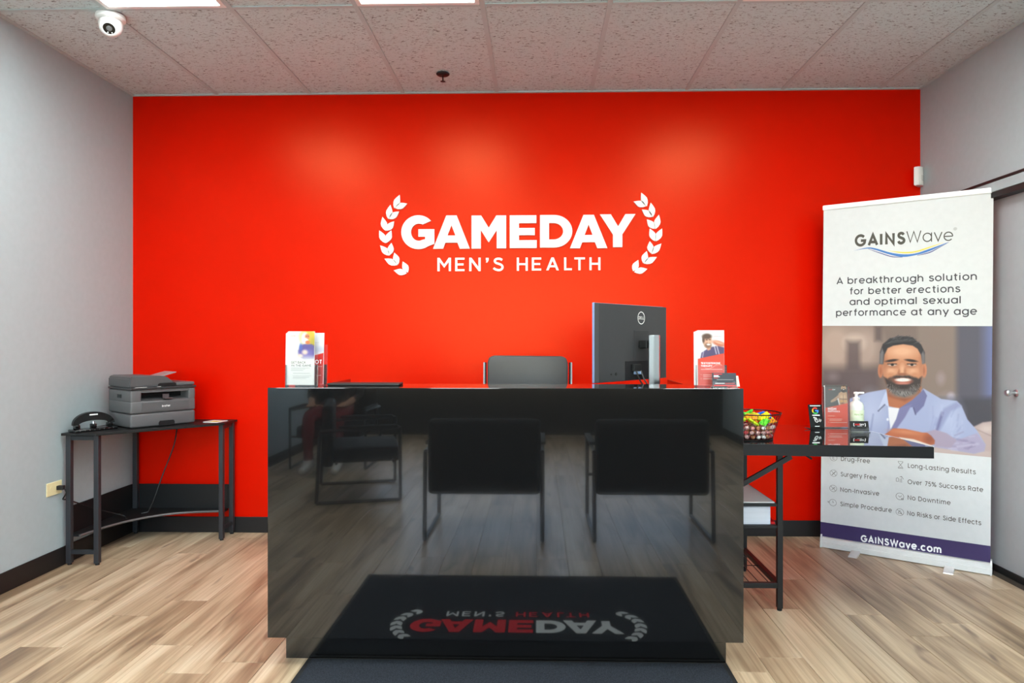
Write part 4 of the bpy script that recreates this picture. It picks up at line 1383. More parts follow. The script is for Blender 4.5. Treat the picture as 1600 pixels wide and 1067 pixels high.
for x_ in (0.0, BW - 0.008):
    bm = nb(); prism_yz(bm, [(-0.003, 0.001), (0.088, 0.001), (0.094, 0.028), (0.072, 0.054), (0.048, 0.076), (0.018, 0.074), (0.008, 0.052), (0.006, 0.036), (-0.001, 0.032), (-0.003, 0.012)], x_, x_ + 0.008); obj('end_cap', bm, ALU, banner)
for px in (1336, 1484):
    u_ = (at_z(px, 866 if px < 1400 else 888, 0) - BL).dot(BE)
    bm = nb(); prism(bm, [(-0.105, 0.0), (-0.004, 0.0), (-0.004, 0.016), (-0.10, 0.005)], lambda a, b_: (u_ - 0.023, a, b_), lambda a, b_: (u_ + 0.023, a, b_)); obj('foot', bm, ALU, banner)
# purple band
zb = bpt(1282, 815)[1]; zb2 = bpt(1547, 853)[1]
bm = nb(); face(bm, [(edge(0.062, 0), GY - 0.0006, 0.062), (edge(0.062, 1), GY - 0.0006, 0.062), (edge(zb2, 1), GY - 0.0006, zb2), (edge(zb, 0), GY - 0.0006, zb)]); obj_flat('purple_band', bm, PURPLE, banner)
# portrait
zt0, zt1 = bpt(1286, 509)[1], bpt(1550, 509.5)[1]
zp0, zp1 = bpt(1283, 690)[1], bpt(1549, 714.5)[1]
zp0 = zp1 + 0.005


def portrait_quad(u, v):
    zl = zt0 + (zp0 - zt0) * v; zr = zt1 + (zp1 - zt1) * v
    z = zl + (zr - zl) * u
    x = (gl0 + (gl1 - gl0) * (z - 0.1) / (TOPZ - 0.1)) * (1 - u) + (gr0 + (gr1 - gr0) * (z - 0.1) / (TOPZ - 0.1)) * u
    return x, GY - 0.0006 + 0 * u, z


def portrait(U, V):
    x, y, z = portrait_quad(U, V)
    wx = BL.x + x * BE.x - (GY) * BN.x; wy = BL.y + x * BE.y - (GY) * BN.y
    px, py = project(wx, wy, z)
    X = (px - 1270) * 4.4467; Y = (py - 490) * 4.4467
    P = Paint(X, Y, (128, 108, 100))
    # blurred kitchen behind
    P.ell(160, 230, 150, 190, (188, 160, 146), 0.5); P.ell(360, 240, 110, 170, (180, 154, 142), 0.5); P.ell(290, 205, 60, 50, (226, 202, 186), 0.7, .8)
    P.poly([(235, 190), (330, 190), (330, 400), (235, 400)], (98, 80, 80), 22, .85); P.poly([(430, 85), (480, 85), (480, 190), (430, 190)], (96, 80, 78), 16, .8)
    P.poly([(60, 380), (470, 370), (470, 600), (60, 600)], (92, 76, 78), 40, .85); P.ell(140, 440, 40, 30, (150, 130, 135), 0.7, .6); P.ell(330, 480, 90, 50, (110, 92, 96), 0.7, .6)
    P.poly([(730, 60), (1010, 60), (1010, 620), (730, 620)], (142, 122, 112), 20, .9)
    P.poly([(1000, 60), (1300, 60), (1300, 800), (1000, 800)], (88, 84, 98), 26)
    P.poly([(1190, 60), (1300, 60), (1300, 600), (1190, 600)], (112, 120, 170), 45, .9)
    P.ell(890, 450, 28, 42, (170, 150, 150), 0.6, .7); P.ell(960, 580, 26, 30, (196, 180, 196), 0.5, .8)
    P.poly([(880, 590), (1300, 580), (1300, 790), (880, 790)], (66, 62, 74), 25, .95)
    # sofa
    P.poly([(1090, 800), (1180, 755), (1260, 745), (1300, 1060), (820, 1060), (840, 930)], (196, 172, 168), 6); P.ell(1210, 800, 40, 26, (220, 200, 196), 0.6, .8); P.line(1130, 800, 1240, 850, 4, (160, 138, 136), 4, .6)
    P.poly([(840, 930), (1260, 960), (1300, 1060), (840, 1060)], (206, 184, 178), 10, .9)
    # shirt
    sh, shd, shl = (170, 178, 214), (116, 116, 160), (198, 206, 234)
    P.poly([(200, 640), (262, 588), (380, 548), (512, 524), (640, 640), (770, 520), (892, 592), (1000, 606), (1034, 640), (1075, 735), (1140, 810), (1200, 910), (1190, 955), (1120, 972), (850, 925), (700, 1060), (150, 1060)], sh, 4)
    P.ell(400, 700, 70, 120, shl, 0.8, .7); P.ell(940, 720, 80, 110, shl, 0.8, .6); P.poly([(850, 770), (905, 660), (1000, 612), (1034, 642), (960, 680), (880, 820)], (150, 156, 198), 10, .8)
    P.line(862, 810, 900, 690, 9, shd, 8, .9); P.line(420, 700, 400, 830, 5, (140, 146, 190), 6, .7); P.line(540, 690, 520, 840, 5, (138, 140, 186), 6, .7)
    P.poly([(1000, 880), (1140, 830), (1200, 910), (1190, 955), (1120, 972), (850, 925), (845, 880)], (178, 168, 198), 6); P.line(900, 850, 1120, 900, 6, (140, 126, 160), 7, .6); P.line(960, 930, 1150, 905, 6, (205, 194, 218), 7, .6)
    # neck and white undershirt
    P.poly([(510, 520), (520, 640), (600, 662), (660, 640), (752, 560), (756, 505)], (186, 112, 76), 4); P.poly([(515, 530), (640, 585), (745, 530), (740, 560), (640, 610), (520, 575)], (140, 80, 56), 10, .7)
    P.poly([(524, 650), (600, 656), (566, 790), (540, 800), (528, 720)], (238, 236, 242), 3)
    # collar and placket
    P.poly([(512, 526), (452, 672), (470, 678), (500, 630), (530, 650), (520, 590)], shl, 3); P.line(455, 676, 500, 632, 4, (70, 70, 100), 4, .8)
    P.poly([(768, 524), (794, 570), (772, 640), (714, 700), (696, 650), (604, 655), (690, 600), (750, 545)], shd, 3); P.line(700, 655, 714, 700, 4, (80, 80, 115), 4, .8)
    P.poly([(604, 656), (690, 628), (640, 720), (560, 830), (528, 830), (580, 730)], (128, 126, 170), 4); P.ell(520, 735, 8, 9, (240, 240, 246), 0.4)
    # head
    sk, skl, skd = (206, 138, 100), (238, 182, 146), (160, 96, 66)
    P.ell(470, 395, 18, 50, (196, 122, 88), 0.15); P.ell(774, 392, 18, 52, (206, 130, 94), 0.15); P.ell(471, 398, 8, 28, skd, 0.5, .7); P.ell(772, 396, 8, 28, skd, 0.5, .7)
    P.poly([(482, 340), (484, 262), (520, 214), (620, 196), (712, 212), (758, 262), (768, 340), (764, 430), (750, 500), (708, 552), (640, 578), (572, 562), (516, 506), (490, 430)], sk, 4)
    P.ell(620, 262, 100, 42, skl, 0.6, .9); P.ell(545, 402, 36, 26, skl, 0.7, .8); P.ell(695, 402, 34, 26, skl, 0.7, .8); P.ell(500, 340, 16, 80, skd, 0.8, .5); P.ell(754, 340, 14, 80, skd, 0.8, .4)
    hr = (44, 40, 44)
    P.poly([(464, 350), (466, 268), (486, 212), (536, 172), (620, 157), (694, 164), (716, 186), (752, 214), (778, 268), (778, 345), (762, 350), (752, 288), (728, 244), (694, 222), (628, 212), (560, 222), (520, 240), (498, 286), (490, 350)], hr, 4)
    P.line(520, 200, 690, 178, 7, (84, 80, 84), 7, .6); P.line(560, 212, 700, 200, 4, (20, 18, 22), 4, .7)
    P.poly([(464, 350), (466, 280), (482, 240), (494, 270), (488, 350)], (136, 130, 132), 6, .8); P.poly([(758, 350), (754, 280), (768, 258), (778, 290), (778, 350)], (136, 130, 132), 6, .8)
    # brows, eyes, nose
    for cx, tl in ((548, -8), (684, 8)):
        P.ell(cx, 326, 42, 9, (52, 36, 32), 0.4, 1, tl); P.ell(cx + 4, 356, 34, 12, (150, 90, 66), 0.5, .7); P.ell(cx + 4, 355, 28, 8, (232, 214, 204), 0.4, .9); P.ell(cx + 5, 354, 11, 9, (34, 22, 20), 0.3); P.line(cx - 28, 350, cx + 34, 350, 3, (40, 26, 24), 2.5)
        P.ell(cx + 4, 374, 30, 5, skd, 0.7, .5)
    P.ell(622, 388, 16, 34, skl, 0.6, .8); P.poly([(588, 412), (600, 384), (606, 400), (600, 424)], skd, 5, .7); P.ell(622, 420, 34, 8, (150, 86, 60), 0.5, .8); P.ell(640, 400, 8, 20, skd, 0.7, .5)
    # beard, moustache, smile
    bd = (62, 50, 48)
    P.poly([(494, 440), (520, 452), (540, 436), (580, 428), (625, 432), (672, 428), (712, 438), (734, 452), (758, 436), (748, 508), (708, 556), (640, 582), (572, 566), (518, 512)], bd, 7)
    P.ell(556, 455, 26, 14, skd, 0.7, .5); P.ell(540, 425, 30, 16, sk, 0.6, .9); P.ell(708, 425, 28, 16, sk, 0.6, .9)
    P.ell(635, 556, 70, 24, (150, 146, 144), 0.6, .85); P.ell(560, 536, 36, 20, (126, 120, 118), 0.7, .7); P.ell(706, 530, 34, 24, (126, 120, 118), 0.7, .6)
    P.ell(626, 468, 66, 24, (170, 96, 78), 0.25); P.ell(626, 460, 52, 12, (250, 246, 240), 0.25); P.ell(626, 484, 40, 8, (206, 128, 112), 0.5); P.ell(628, 506, 34, 12, (52, 40, 38), 0.6, .9)
    for k in range(-3, 4):
        P.line(626 + k * 13, 452, 626 + k * 13, 468, 1.2, (205, 196, 190), 1.2, .6)
    rs_ = random.Random(3)
    for k in range(60):
        a = rs_.uniform(0, 1); x0 = 500 + 220 * a; y0 = 232 - 62 * math.sin(math.pi * (0.12 + 0.76 * a)) + rs_.uniform(-14, 10)
        P.line(x0, y0, x0 + rs_.uniform(10, 40), y0 - rs_.uniform(2, 16), 1.6, rs_.choice(((96, 92, 96), (22, 20, 24), (70, 66, 70))), 2.0, .55)
    for k in range(150):
        a = rs_.uniform(-1, 1); x0 = 628 + 112 * a; y0 = rs_.uniform(488, 572 - 52 * a * a)
        if y0 < 500 and abs(a) < .55:
            continue
        P.line(x0, y0, x0 + 6 * a, y0 + rs_.uniform(6, 13), 1.3, rs_.choice(((170, 166, 164), (50, 42, 42), (34, 28, 30), (120, 112, 110))), 1.4, .6)
    for k in range(24):
        x0 = rs_.uniform(560, 690); P.line(x0, rs_.uniform(430, 438), x0 + (x0 - 625) * .15, rs_.uniform(442, 450), 1.3, (38, 30, 30), 1.4, .6)
    for k in range(26):
        x0 = rs_.choice((rs_.uniform(290, 500), rs_.uniform(720, 1040))); y0 = rs_.uniform(620, 860)
        P.line(x0, y0, x0 + rs_.uniform(-40, 10), y0 + rs_.uniform(40, 120), rs_.uniform(2, 6), rs_.choice(((146, 152, 196), (192, 200, 230), (156, 162, 204))), 7, .45)
    for k in range(14):
        x0 = rs_.uniform(880, 1120); y0 = rs_.uniform(840, 950)
        P.line(x0, y0, x0 + rs_.uniform(20, 70), y0 - rs_.uniform(-10, 30), rs_.uniform(2, 5), rs_.choice(((146, 132, 166), (208, 200, 224))), 5, .5)
    # forearm and hand on the sofa back
    P.poly([(496, 842), (560, 796), (640, 800), (760, 826), (800, 826), (848, 880), (846, 908), (800, 916), (700, 880), (600, 862)], (198, 112, 76), 4); P.ell(640, 822, 90, 14, (228, 150, 110), 0.7, .7, 6); P.ell(810, 872, 34, 30, (140, 72, 50), 0.7, .7)
    P.poly([(600, 858), (700, 872), (840, 920), (780, 930), (640, 900)], (240, 226, 216), 4)
    P.poly([(786, 822), (850, 806), (930, 830), (1000, 880), (960, 930), (850, 922), (852, 880), (826, 846)], (176, 160, 182), 4)
    return P.c


paint_obj('portrait_print', portrait_quad, 300, 236, portrait, banner, label='printed photograph of a smiling bearded man')
# lettering
INK = M('banner_ink', rgb(66, 64, 70), 0.5); INK2 = M('banner_brown_ink', rgb(84, 74, 68), 0.5)
bmap = lambda a, b_: (a, GY - 0.0008, b_)


def btext(name, s, l, r_, cap_px, mat_, bold=0.0, spacing=1.0):
    u0, z0 = bpt(*l); u1, z1 = bpt(*r_)
    cap = abs(bpt(l[0], l[1] - cap_px)[1] - z0)
    bm = nb(); put_text(bm, s, u0, z0, u1 - u0, cap, bmap, 'L', bold, spacing, slope=(z1 - z0) / (u1 - u0)); return obj_print(name, bm, mat_, banner)


c3 = lambda x_, y_: (1290 + x_ * 0.1625, 340 + y_ * 0.1625)
c5 = lambda x_, y_: (1390 + x_ * 0.13125, 700 + y_ * 0.13125)
c4 = lambda x_, y_: (1285 + x_ * 0.1125, 700 + y_ * 0.1125)
c7 = lambda x_, y_: (1270 + x_ * 0.225, 680 + y_ * 0.225)
LOGO = M('logo_brown', rgb(72, 68, 60), 0.5)
btext('logo_lettering', 'GAINS', c3(280, 273), c3(768, 248), 16.5, LOGO, 0.048)
btext('logo_lettering', 'Wave', c3(776, 243), c3(1228, 222), 18, LOGO, -0.006)
for s, l, r_ in (('A breakthrough solution', (105, 640), (1455, 597)), ('for better erections', (235, 738), (1297, 715)), ('and optimal sexual', (230, 840), (1300, 823)), ('performance at any age', (100, 945), (1457, 932))):
    btext('slogan_lettering', s, c3(*l), c3(*r_), 9.8, INK, 0.020, 1.0)
for s, l, r_ in (('Long-Lasting Results', (218, 232), (1027, 312)), ('Over 75% Success Rate', (215, 425), (1115, 523)), ('No Downtime', (215, 612), (727, 678)), ('No Risks or Side Effects', (210, 798), (1092, 918))):
    btext('benefit_lettering', s, c5(*l), c5(*r_), 6.8, INK2, 0.012)
for s, l, r_ in (('Drug-Free', (258, 176), (662, 211)), ('Surgery Free', (255, 390), (752, 440)), ('Non-Invasive', (250, 603), (790, 662)), ('Simple Procedure', (250, 803), (965, 895))):
    btext('benefit_lettering', s, c4(*l), c4(*r_), 6.6, INK2, 0.012)
btext('web_address', 'GAINSWave.com', c7(333, 735), c7(893, 818), 9.4, WHITE_INK, 0.045)


def stroke(bm, pts, w):
    for a, b_ in zip(pts, pts[1:]):
        d = Vector((b_[0] - a[0], b_[1] - a[1]))
        if d.length < 1e-6:
            continue
        d = d.normalized() * w / 2; n = (-d.y, d.x)
        face(bm, [bmap(a[0] + n[0], a[1] + n[1]), bmap(a[0] - n[0], a[1] - n[1]), bmap(b_[0] - n[0], b_[1] - n[1]), bmap(b_[0] + n[0], b_[1] + n[1])])


def icon(px, extra, ring=True, r_=0.0195):
    u, z = bpt(*px)
    bm = nb()
    if ring:
        stroke(bm, [(u + r_ * math.cos(R(k * 15)), z + r_ * math.sin(R(k * 15))) for k in range(25)], 0.002)
    for pts in extra:
        stroke(bm, [(u + a * r_, z + b_ * r_) for a, b_ in pts], 0.0022)
    o = obj_flat('icon', bm, M('icon_ink', rgb(112, 106, 104), 0.5), banner); o['kind'] = 'stuff'


icon(c4(155, 133), [[(-.2, -.5), (-.2, .5), (.3, .5)], [(-.2, 0), (.3, 0)], [(-.2, -.5), (.4, -.5)]])
icon(c4(155, 348), [[(-.7, .7), (.7, -.7)], [(-.5, -.6), (.6, .6)], [(-.45, -.65), (.65, .55)]])
icon(c4(150, 560), [[(-.7, .7), (.7, -.7)], [(-.5, -.5), (.5, .4)], [(.1, .4), (.5, 0)]])
icon(c4(145, 757), [[(0, 0), (0, .6)], [(0, 0), (.3, .1)], [(-1.0, .1), (-1.5, .25)], [(-1.0, -.2), (-1.5, .05)]])
icon(c5(130, 200), [[(-.6, 1.0), (.6, 1.0), (.6, .8), (0, 0), (.6, -.8), (.6, -1.0), (-.6, -1.0), (-.6, -.8), (0, 0), (-.6, .8), (-.6, 1.0)], [(-.4, -.75), (.4, -.75)]], False)
icon(c5(120, 375), [[(-.9, -.6), (-.9, .3), (-.5, .5), (-.3, .2), (-.3, -.6), (-.9, -.6)], [(.1, -.8), (.1, .3)], [(.5, -.8), (.5, .5)], [(.0, .8), (.5, 1.0), (1.0, .2)], [(.3, .9), (.7, .7)]], False)
icon(c5(122, 575), [[(-.4, .2), (0, -.2), (.5, .3)], [(.4, -.9), (.9, -.9), (.9, -.5), (.4, -.5), (.4, -.9)]])
icon(c5(122, 762), [[(-.7, .7), (.7, -.7)], [(-.5, -.4), (0, .5), (.5, -.4), (-.5, -.4)]])
# wave below the logo
for top_, bot, m_ in (
        ([(270, 318), (400, 288), (480, 295), (620, 335), (740, 352), (860, 345), (1000, 300), (1180, 236)], [(270, 318), (400, 298), (480, 312), (620, 356), (740, 378), (860, 362), (1000, 322), (1180, 238)], M('wave_blue', rgb(62, 116, 184), 0.5)),
        ([(600, 316), (740, 330), (860, 322), (980, 286), (1130, 238)], [(600, 318), (740, 342), (860, 334), (980, 298), (1130, 240)], M('wave_yellow', rgb(240, 204, 60), 0.5)),
        ([(410, 300), (520, 335), (640, 372), (740, 378)], [(410, 303), (520, 343), (640, 380), (740, 382)], M('wave_navy', rgb(62, 72, 130), 0.5)),
        ([(880, 362), (1000, 330), (1090, 285), (1185, 236)], [(880, 366), (1000, 340), (1090, 292), (1185, 238)], M('wave_navy', rgb(62, 72, 130), 0.5))):
    bm = nb()
    a = smooth_path([(x_, y_, 0) for x_, y_ in top_], 5); b_ = smooth_path([(x_, y_, 0) for x_, y_ in bot], 5)
    off = 0.0001 if m_.name == 'wave_blue' else -0.0001
    tp = [Vector((*bpt(*c3(p_.x, p_.y)), 0)) for p_ in a]; bt = [Vector((*bpt(*c3(p_.x, p_.y)), 0)) for p_ in b_]
    for k in range(len(tp) - 1):
        face(bm, [(v.x, GY - 0.0008 + off, v.y) for v in (tp[k], bt[k], bt[k + 1], tp[k + 1])])
    obj_flat('logo_wave', bm, m_, banner)
u, z = bpt(*c3(1246, 108))
bm = nb(); bm.faces.new([bm.verts.new((u + 0.009 * math.cos(R(k * 20)), GY - 0.0008, z + 0.009 * math.sin(R(k * 20)))) for k in range(18)]); obj_flat('registered_mark', bm, M('mark_grey', rgb(184, 184, 184), 0.5), banner)

# ================================================================== PRINTER CORNER
PZ = 0.735
ct = thing('corner_table', 'black steel corner table with concave lower shelf under the printer', 'table', (0, 0, 0))
poly = [(-2.628, 3.70), (-2.43, 3.70), (-1.945, 4.195), (-1.945, 4.378), (-2.628, 4.378)]
bm = nb(); prism_xy(bm, poly, PZ - 0.014, PZ); bmesh.ops.bevel(bm, geom=[e for e in bm.edges], offset=0.0015, segments=1, affect='EDGES'); obj('table_top', bm, DARK_BOARD, ct)
LG = [(-2.603, 3.735), (-2.446, 3.735), (-1.972, 4.215), (-1.972, 4.357), (-2.60, 4.355)]
for x_, y_ in LG:
    bm = nb(); box(bm, x_ - 0.0135, x_ + 0.0135, y_ - 0.0135, y_ + 0.0135, 0.01, PZ - 0.0145, bev=0.002); l = obj('leg', bm, STEEL_BLACK, ct)
    bm = nb(); cyl(bm, (x_, y_, 0), (x_, y_, 0.012), 0.011, n=12); obj('foot', bm, M('black_rubber', rgb(26, 26, 27), 0.7), l)
for (a, b_) in ((LG[0], LG[1]), (LG[2], LG[3])):
    for z_ in (0.072, PZ - 0.03):
        A, B = Vector((*a, z_)), Vector((*b_, z_)); d = (B - A).normalized() * 0.0135
        bm = nb()
        if abs(d.x) > abs(d.y):
            box(bm, A.x + d.x, B.x - d.x, A.y - 0.009, A.y + 0.009, z_ - 0.011, z_ + 0.011)
        else:
            box(bm, A.x - 0.009, A.x + 0.009, A.y + d.y, B.y - d.y, z_ - 0.011, z_ + 0.011)
        obj('cross_bar', bm, STEEL_BLACK, ct)
curve = [(-2.56, 3.755), (-2.525, 3.93), (-2.46, 4.08), (-2.36, 4.20), (-2.22, 4.275), (-2.0, 4.315)]
sm = [(p_.x, p_.y) for p_ in smooth_path([(a, b_, 0) for a, b_ in curve], 5)]
bm = nb(); prism_xy(bm, [(-2.622, 3.755)] + sm + [(-2.0, 4.366), (-2.622, 4.366)], 0.150, 0.163); obj('lower_shelf', bm, DARK_BOARD, ct)
bm = nb()
tube(bm, [(a + 0.002, b_ - 0.002, 0.1565) for a, b_ in sm], 0.0072, 6)
obj('shelf_edge', bm, M('edge_grey', rgb(96, 92, 92), 0.4), ct, True)
bm = nb(); box(bm, -2.58, -1.99, 4.358, 4.366, 0.1635, 0.318); obj('back_board', bm, DARK_BOARD, ct)
bm = nb(); box(bm, -2.624, -2.618, 3.76, 4.35, 0.1635, 0.318); obj('back_board', bm, DARK_BOARD, ct)

# printer
pang = math.atan2(0.308, 0.224)
pr = thing('printer', 'grey multifunction laser printer with document feeder on the corner table', 'printer', (-2.232, 4.028, PZ), pang)
PG = M('printer_grey', rgb(94, 93, 95), 0.45, bump=0.05, bscale=500); PD = M('printer_dark', rgb(52, 51, 53), 0.35); PB = M('printer_slot', rgb(16, 16, 18), 0.5)
w2, dp = 0.19, 0.30
bm = nb(); box(bm, -w2, w2, 0, dp, 0.004, 0.083, bev=0.012, seg=3); obj('paper_tray', bm, PG, pr, True)
bm = nb()   # body with slot opening: built around the opening
box(bm, -w2, w2, 0.0, dp, 0.085, 0.158, bev=0.010, seg=3)
box(bm, -w2, -0.128, 0.0, dp, 0.150, 0.222, bev=0.010, seg=3)
box(bm, 0.148, w2, 0.0, dp, 0.150, 0.222, bev=0.010, seg=3)
box(bm, -0.15, 0.17, 0.12, dp - 0.005, 0.150, 0.212)
box(bm, -0.14, 0.16, 0.004, dp - 0.005, 0.205, 0.222)
obj('body', bm, PG, pr, True)
bm = nb(); box(bm, -0.127, 0.147, 0.10, 0.119, 0.159, 0.205); obj('output_slot', bm, PB, pr)
bm = nb(); prism_yz(bm, [(0.004, 0.1585), (0.10, 0.1585), (0.10, 0.170)], -0.127, 0.147); sl_ = obj('output_tray', bm, PG, pr)
bm = nb(); box(bm, 0.0, 0.046, -0.012, 0.03, 0.164, 0.168); box(bm, 0.004, 0.042, 0.028, 0.031, 0.168, 0.190); obj('paper_stop', bm, M('stop_grey', rgb(90, 80, 82), 0.4), sl_)
bm = nb(); box(bm, -0.128, 0.148, -0.0025, 0.004, 0.098, 0.146, bev=0.001); fp = obj('manual_feed_flap', bm, M('flap_grey', rgb(88, 87, 89), 0.45), pr)
bm = nb(); put_text(bm, 'brother', 0.010, 0.116, 0.048, 0.011, lambda a, b_: (a, -0.0031, b_), 'C', 0.03); obj_print('brand_lettering', bm, WHITE_INK, fp)
bm = nb(); prism_xz(bm, [(-0.032, 0.0045), (0.062, 0.0045), (0.062, 0.024), (0.055, 0.034), (-0.025, 0.034), (-0.032, 0.024)], -0.0012, 0.004); obj('tray_handle', bm, PB, pr)
bm = nb(); box(bm, -w2 - 0.002, w2 + 0.002, -0.006, dp, 0.223, 0.236, bev=0.004); obj('control_panel', bm, PD, pr)
bm = nb(); box(bm, -0.165, -0.10, -0.0035, 0.006, 0.2362, 0.2385); obj('key_row', bm, M('key_white', rgb(205, 205, 205), 0.4), pr)
bm = nb(); box(bm, -0.04, -0.02, -0.005, 0.006, 0.2362, 0.2385); obj('key_row', bm, M('key_white', rgb(205, 205, 205), 0.4), pr)
bm = nb()   # feeder: tall on the left, sloping to the right
prism_xz(bm, [(-w2, 0.237), (0.045, 0.237), (0.075, 0.249), (0.020, 0.296), (-0.02, 0.302), (-w2 + 0.02, 0.305), (-w2, 0.292)], 0.012, dp)
bmesh.ops.bevel(bm, geom=[e for e in bm.edges], offset=0.006, segments=2, affect='EDGES'); obj('feeder_cover', bm, M('feeder_grey', rgb(82, 81, 83), 0.4), pr, True)
bm = nb(); box(bm, 0.05, w2, 0.010, dp, 0.237, 0.258, bev=0.007, seg=2); obj('scanner_lid', bm, PG, pr, True)
bm = nb(); prism_xz(bm, [(-0.03, 0.238), (0.075, 0.238), (0.075, 0.252), (0.065, 0.258), (-0.02, 0.258), (-0.03, 0.252)], 0.006, 0.0125); obj('feeder_slot', bm, PB, pr)
bm = nb(); prism_xz(bm, [(0.02, 0.288), (0.12, 0.314), (0.12, 0.318), (0.02, 0.294)], 0.10, 0.25); obj('document_flap', bm, M('flap_pale', rgb(150, 146, 146), 0.35), pr)
bm = nb(); box(bm, -w2 - 0.003, -w2 + 0.001, 0.12, 0.17, 0.175, 0.195); obj('side_grip', bm, PB, pr)

# three hole punch
hp = thing('hole_punch', 'glossy black three-hole punch with arched handle beside the printer', 'hole punch', (-2.520, 3.815, PZ), R(60))
PK_ = M('punch_black', rgb(12, 12, 13), 0.12, ior=1.6)
bm = nb(); box(bm, -0.115, 0.115, -0.04, 0.045, 0.0005, 0.016, bev=0.005, seg=2); obj('base', bm, PK_, hp, True)
for x_ in (-0.088, 0.0, 0.088):
    bm = nb(); box(bm, x_ - 0.013, x_ + 0.013, -0.012, 0.02, 0.0165, 0.040, bev=0.004); h_ = obj('punch_head', bm, PK_, hp, True)
    bm = nb(); cyl(bm, (x_, 0.002, 0.0405), (x_, 0.004, 0.052), 0.006, n=12); obj('pin', bm, CHROME, h_, True)
bm = nb()
out_ = arc(0, 0, 0.112, 0.068, 180, 0, 20); inn = arc(0, 0, 0.082, 0.022, 0, 180, 20)
prism(bm, [(a, -b_) for a, b_ in out_ + inn], lambda a, b_: (a, -0.010 + b_ * 0.25, 0.038 + b_), lambda a, b_: (a, 0.010 + b_ * 0.25, 0.040 + b_))
hd = obj('handle', bm, PK_, hp, True)
bm = nb(); box(bm, -0.022, 0.022, -0.0015, 0.0, 0.088, 0.095); obj('badge', bm, WHITE, hd).location = (0, 0.0, 0)
for k in range(8):
    bm = nb(); cyl(bm, (-0.09 + 0.0255 * k, -0.0405, 0.010), (-0.09 + 0.0255 * k, -0.037, 0.010), 0.003, n=8); obj('stud', bm, CHROME, hp)

# leaflets lying on the corner table
bm = nb(); prism_xy(bm, [(-2.085, 4.205), (-1.985, 4.185), (-1.965, 4.285), (-2.065, 4.305)], PZ + 0.0005, PZ + 0.0045)
lp = obj('leaflet', bm, PAPER); tag(lp, 'white and yellow leaflets lying flat on the corner table beside the printer', 'leaflet')
bm = nb(); face(bm, [(-2.058, 4.21, PZ + 0.0048), (-1.992, 4.196, PZ + 0.0048), (-1.980, 4.25, PZ + 0.0048), (-2.046, 4.264, PZ + 0.0048)]); obj_flat('cover_print', bm, M('print_yellow', rgb(226, 196, 70), 0.5, var=0.6, vscale=60), lp)

# wall outlet, plug and cords
ol = thing('wall_outlet', 'cream wall outlet plate on the grey wall beside the corner table', 'outlet', (XL, 3.66, 0.440))
CREAM = M('cream_plastic', rgb(238, 224, 176), 0.4)
bm = nb(); box(bm, 0.0005, 0.006, -0.058, 0.058, -0.036, 0.036, bev=0.002); obj('plate', bm, CREAM, ol)
for y_ in (-0.02, 0.02):
    bm = nb(); cyl(bm, (0.006, y_, 0), (0.008, y_, 0), 0.016, n=16); obj('socket', bm, CREAM, ol)
cord = thing('power_cord', 'black power cord plugged into the wall outlet and running under the corner table', 'cord', (XL, 3.68, 0.440))
bm = nb(); box(bm, 0.0085, 0.045, -0.012, 0.012, -0.012, 0.012, bev=0.004); obj('plug', bm, MATT_BLACK, cord)
bm = nb(); tube(bm, smooth_path([(0.044, 0, 0), (0.052, 0.006, -0.03), (0.030, 0.015, -0.06), (0.011, 0.042, -0.075), (0.011, 0.09, -0.09), (0.040, 0.20, -0.15), (0.06, 0.35, -0.22), (0.12, 0.42, -0.262), (0.16, 0.38, -0.268)], 6), 0.0035, 7); obj('cable', bm, MATT_BLACK, cord, True)
pc = thing('printer_cable', 'thin black cable hanging from the printer down to the lower shelf', 'cord', (-2.41, 4.30, 0.176))
bm = nb(); tube(bm, smooth_path([(-0.02, -0.10, 0.0), (-0.01, -0.06, 0.06), (0.03, -0.02, 0.22), (0.08, 0.02, 0.40), (0.09, 0.04, 0.53)], 6), 0.004, 7); obj('cable', bm, MATT_BLACK, pc, True)
bm = nb(); cyl(bm, (-0.02, -0.10, 0.0), (-0.05, -0.12, -0.004), 0.006, 0.004, 8); obj('connector', bm, MATT_BLACK, pc)

# ================================================================== CEILING AND CORNER FITTINGS
p = at_z(169, 18, ZC)
dc = thing('dome_camera', 'white dome security camera on the ceiling tiles', 'camera', (p.x - 0.012, 3.295, ZC))
bm = nb(); lathe(bm, [(0.064, -0.0012), (0.066, -0.006), (0.066, -0.020), (0.060, -0.026), (0.052, -0.028)], 32); obj('mount_ring', bm, WHITE, dc, True)
d = Vector((0.30, -0.80, -0.75)).normalized()
fr = Matrix.Translation((0, -0.002, -0.052)) @ d.to_track_quat('Z', 'Y').to_matrix().to_4x4()
bm = nb(); lathe(bm, [(0.050, -0.030), (0.0525, -0.012), (0.0525, 0.004), (0.048, 0.022), (0.040, 0.036), (0.034, 0.041), (0.0275, 0.042), (0.027, 0.037)], 32, frame=fr); tu = obj('turret', bm, WHITE, dc, True)
bm = nb(); lathe(bm, [(0.0268, 0.034), (0.0268, 0.0385)], 28, frame=fr); lc = obj('lens_window', bm, M('lens_black', rgb(12, 12, 13), 0.1), tu, True)
bm = nb(); lathe(bm, [(0.013, 0.0387), (0.011, 0.040), (0.005, 0.0402)], 20, frame=fr); obj('lens_barrel', bm, M('lens_grey', rgb(92, 92, 94), 0.3), dc, True)
for a in (-0.008, 0.010):
    bm = nb(); c_ = fr @ Vector((a, -0.019, 0.0395)); ball(bm, c_, 0.003, sub=1); obj('led', bm, WHITE, dc)
p = at_z(692, 115, ZC)
spk = thing('fire_sprinkler', 'black pendent fire sprinkler on the ceiling above the red wall sign', 'sprinkler', (p.x, p.y, ZC))
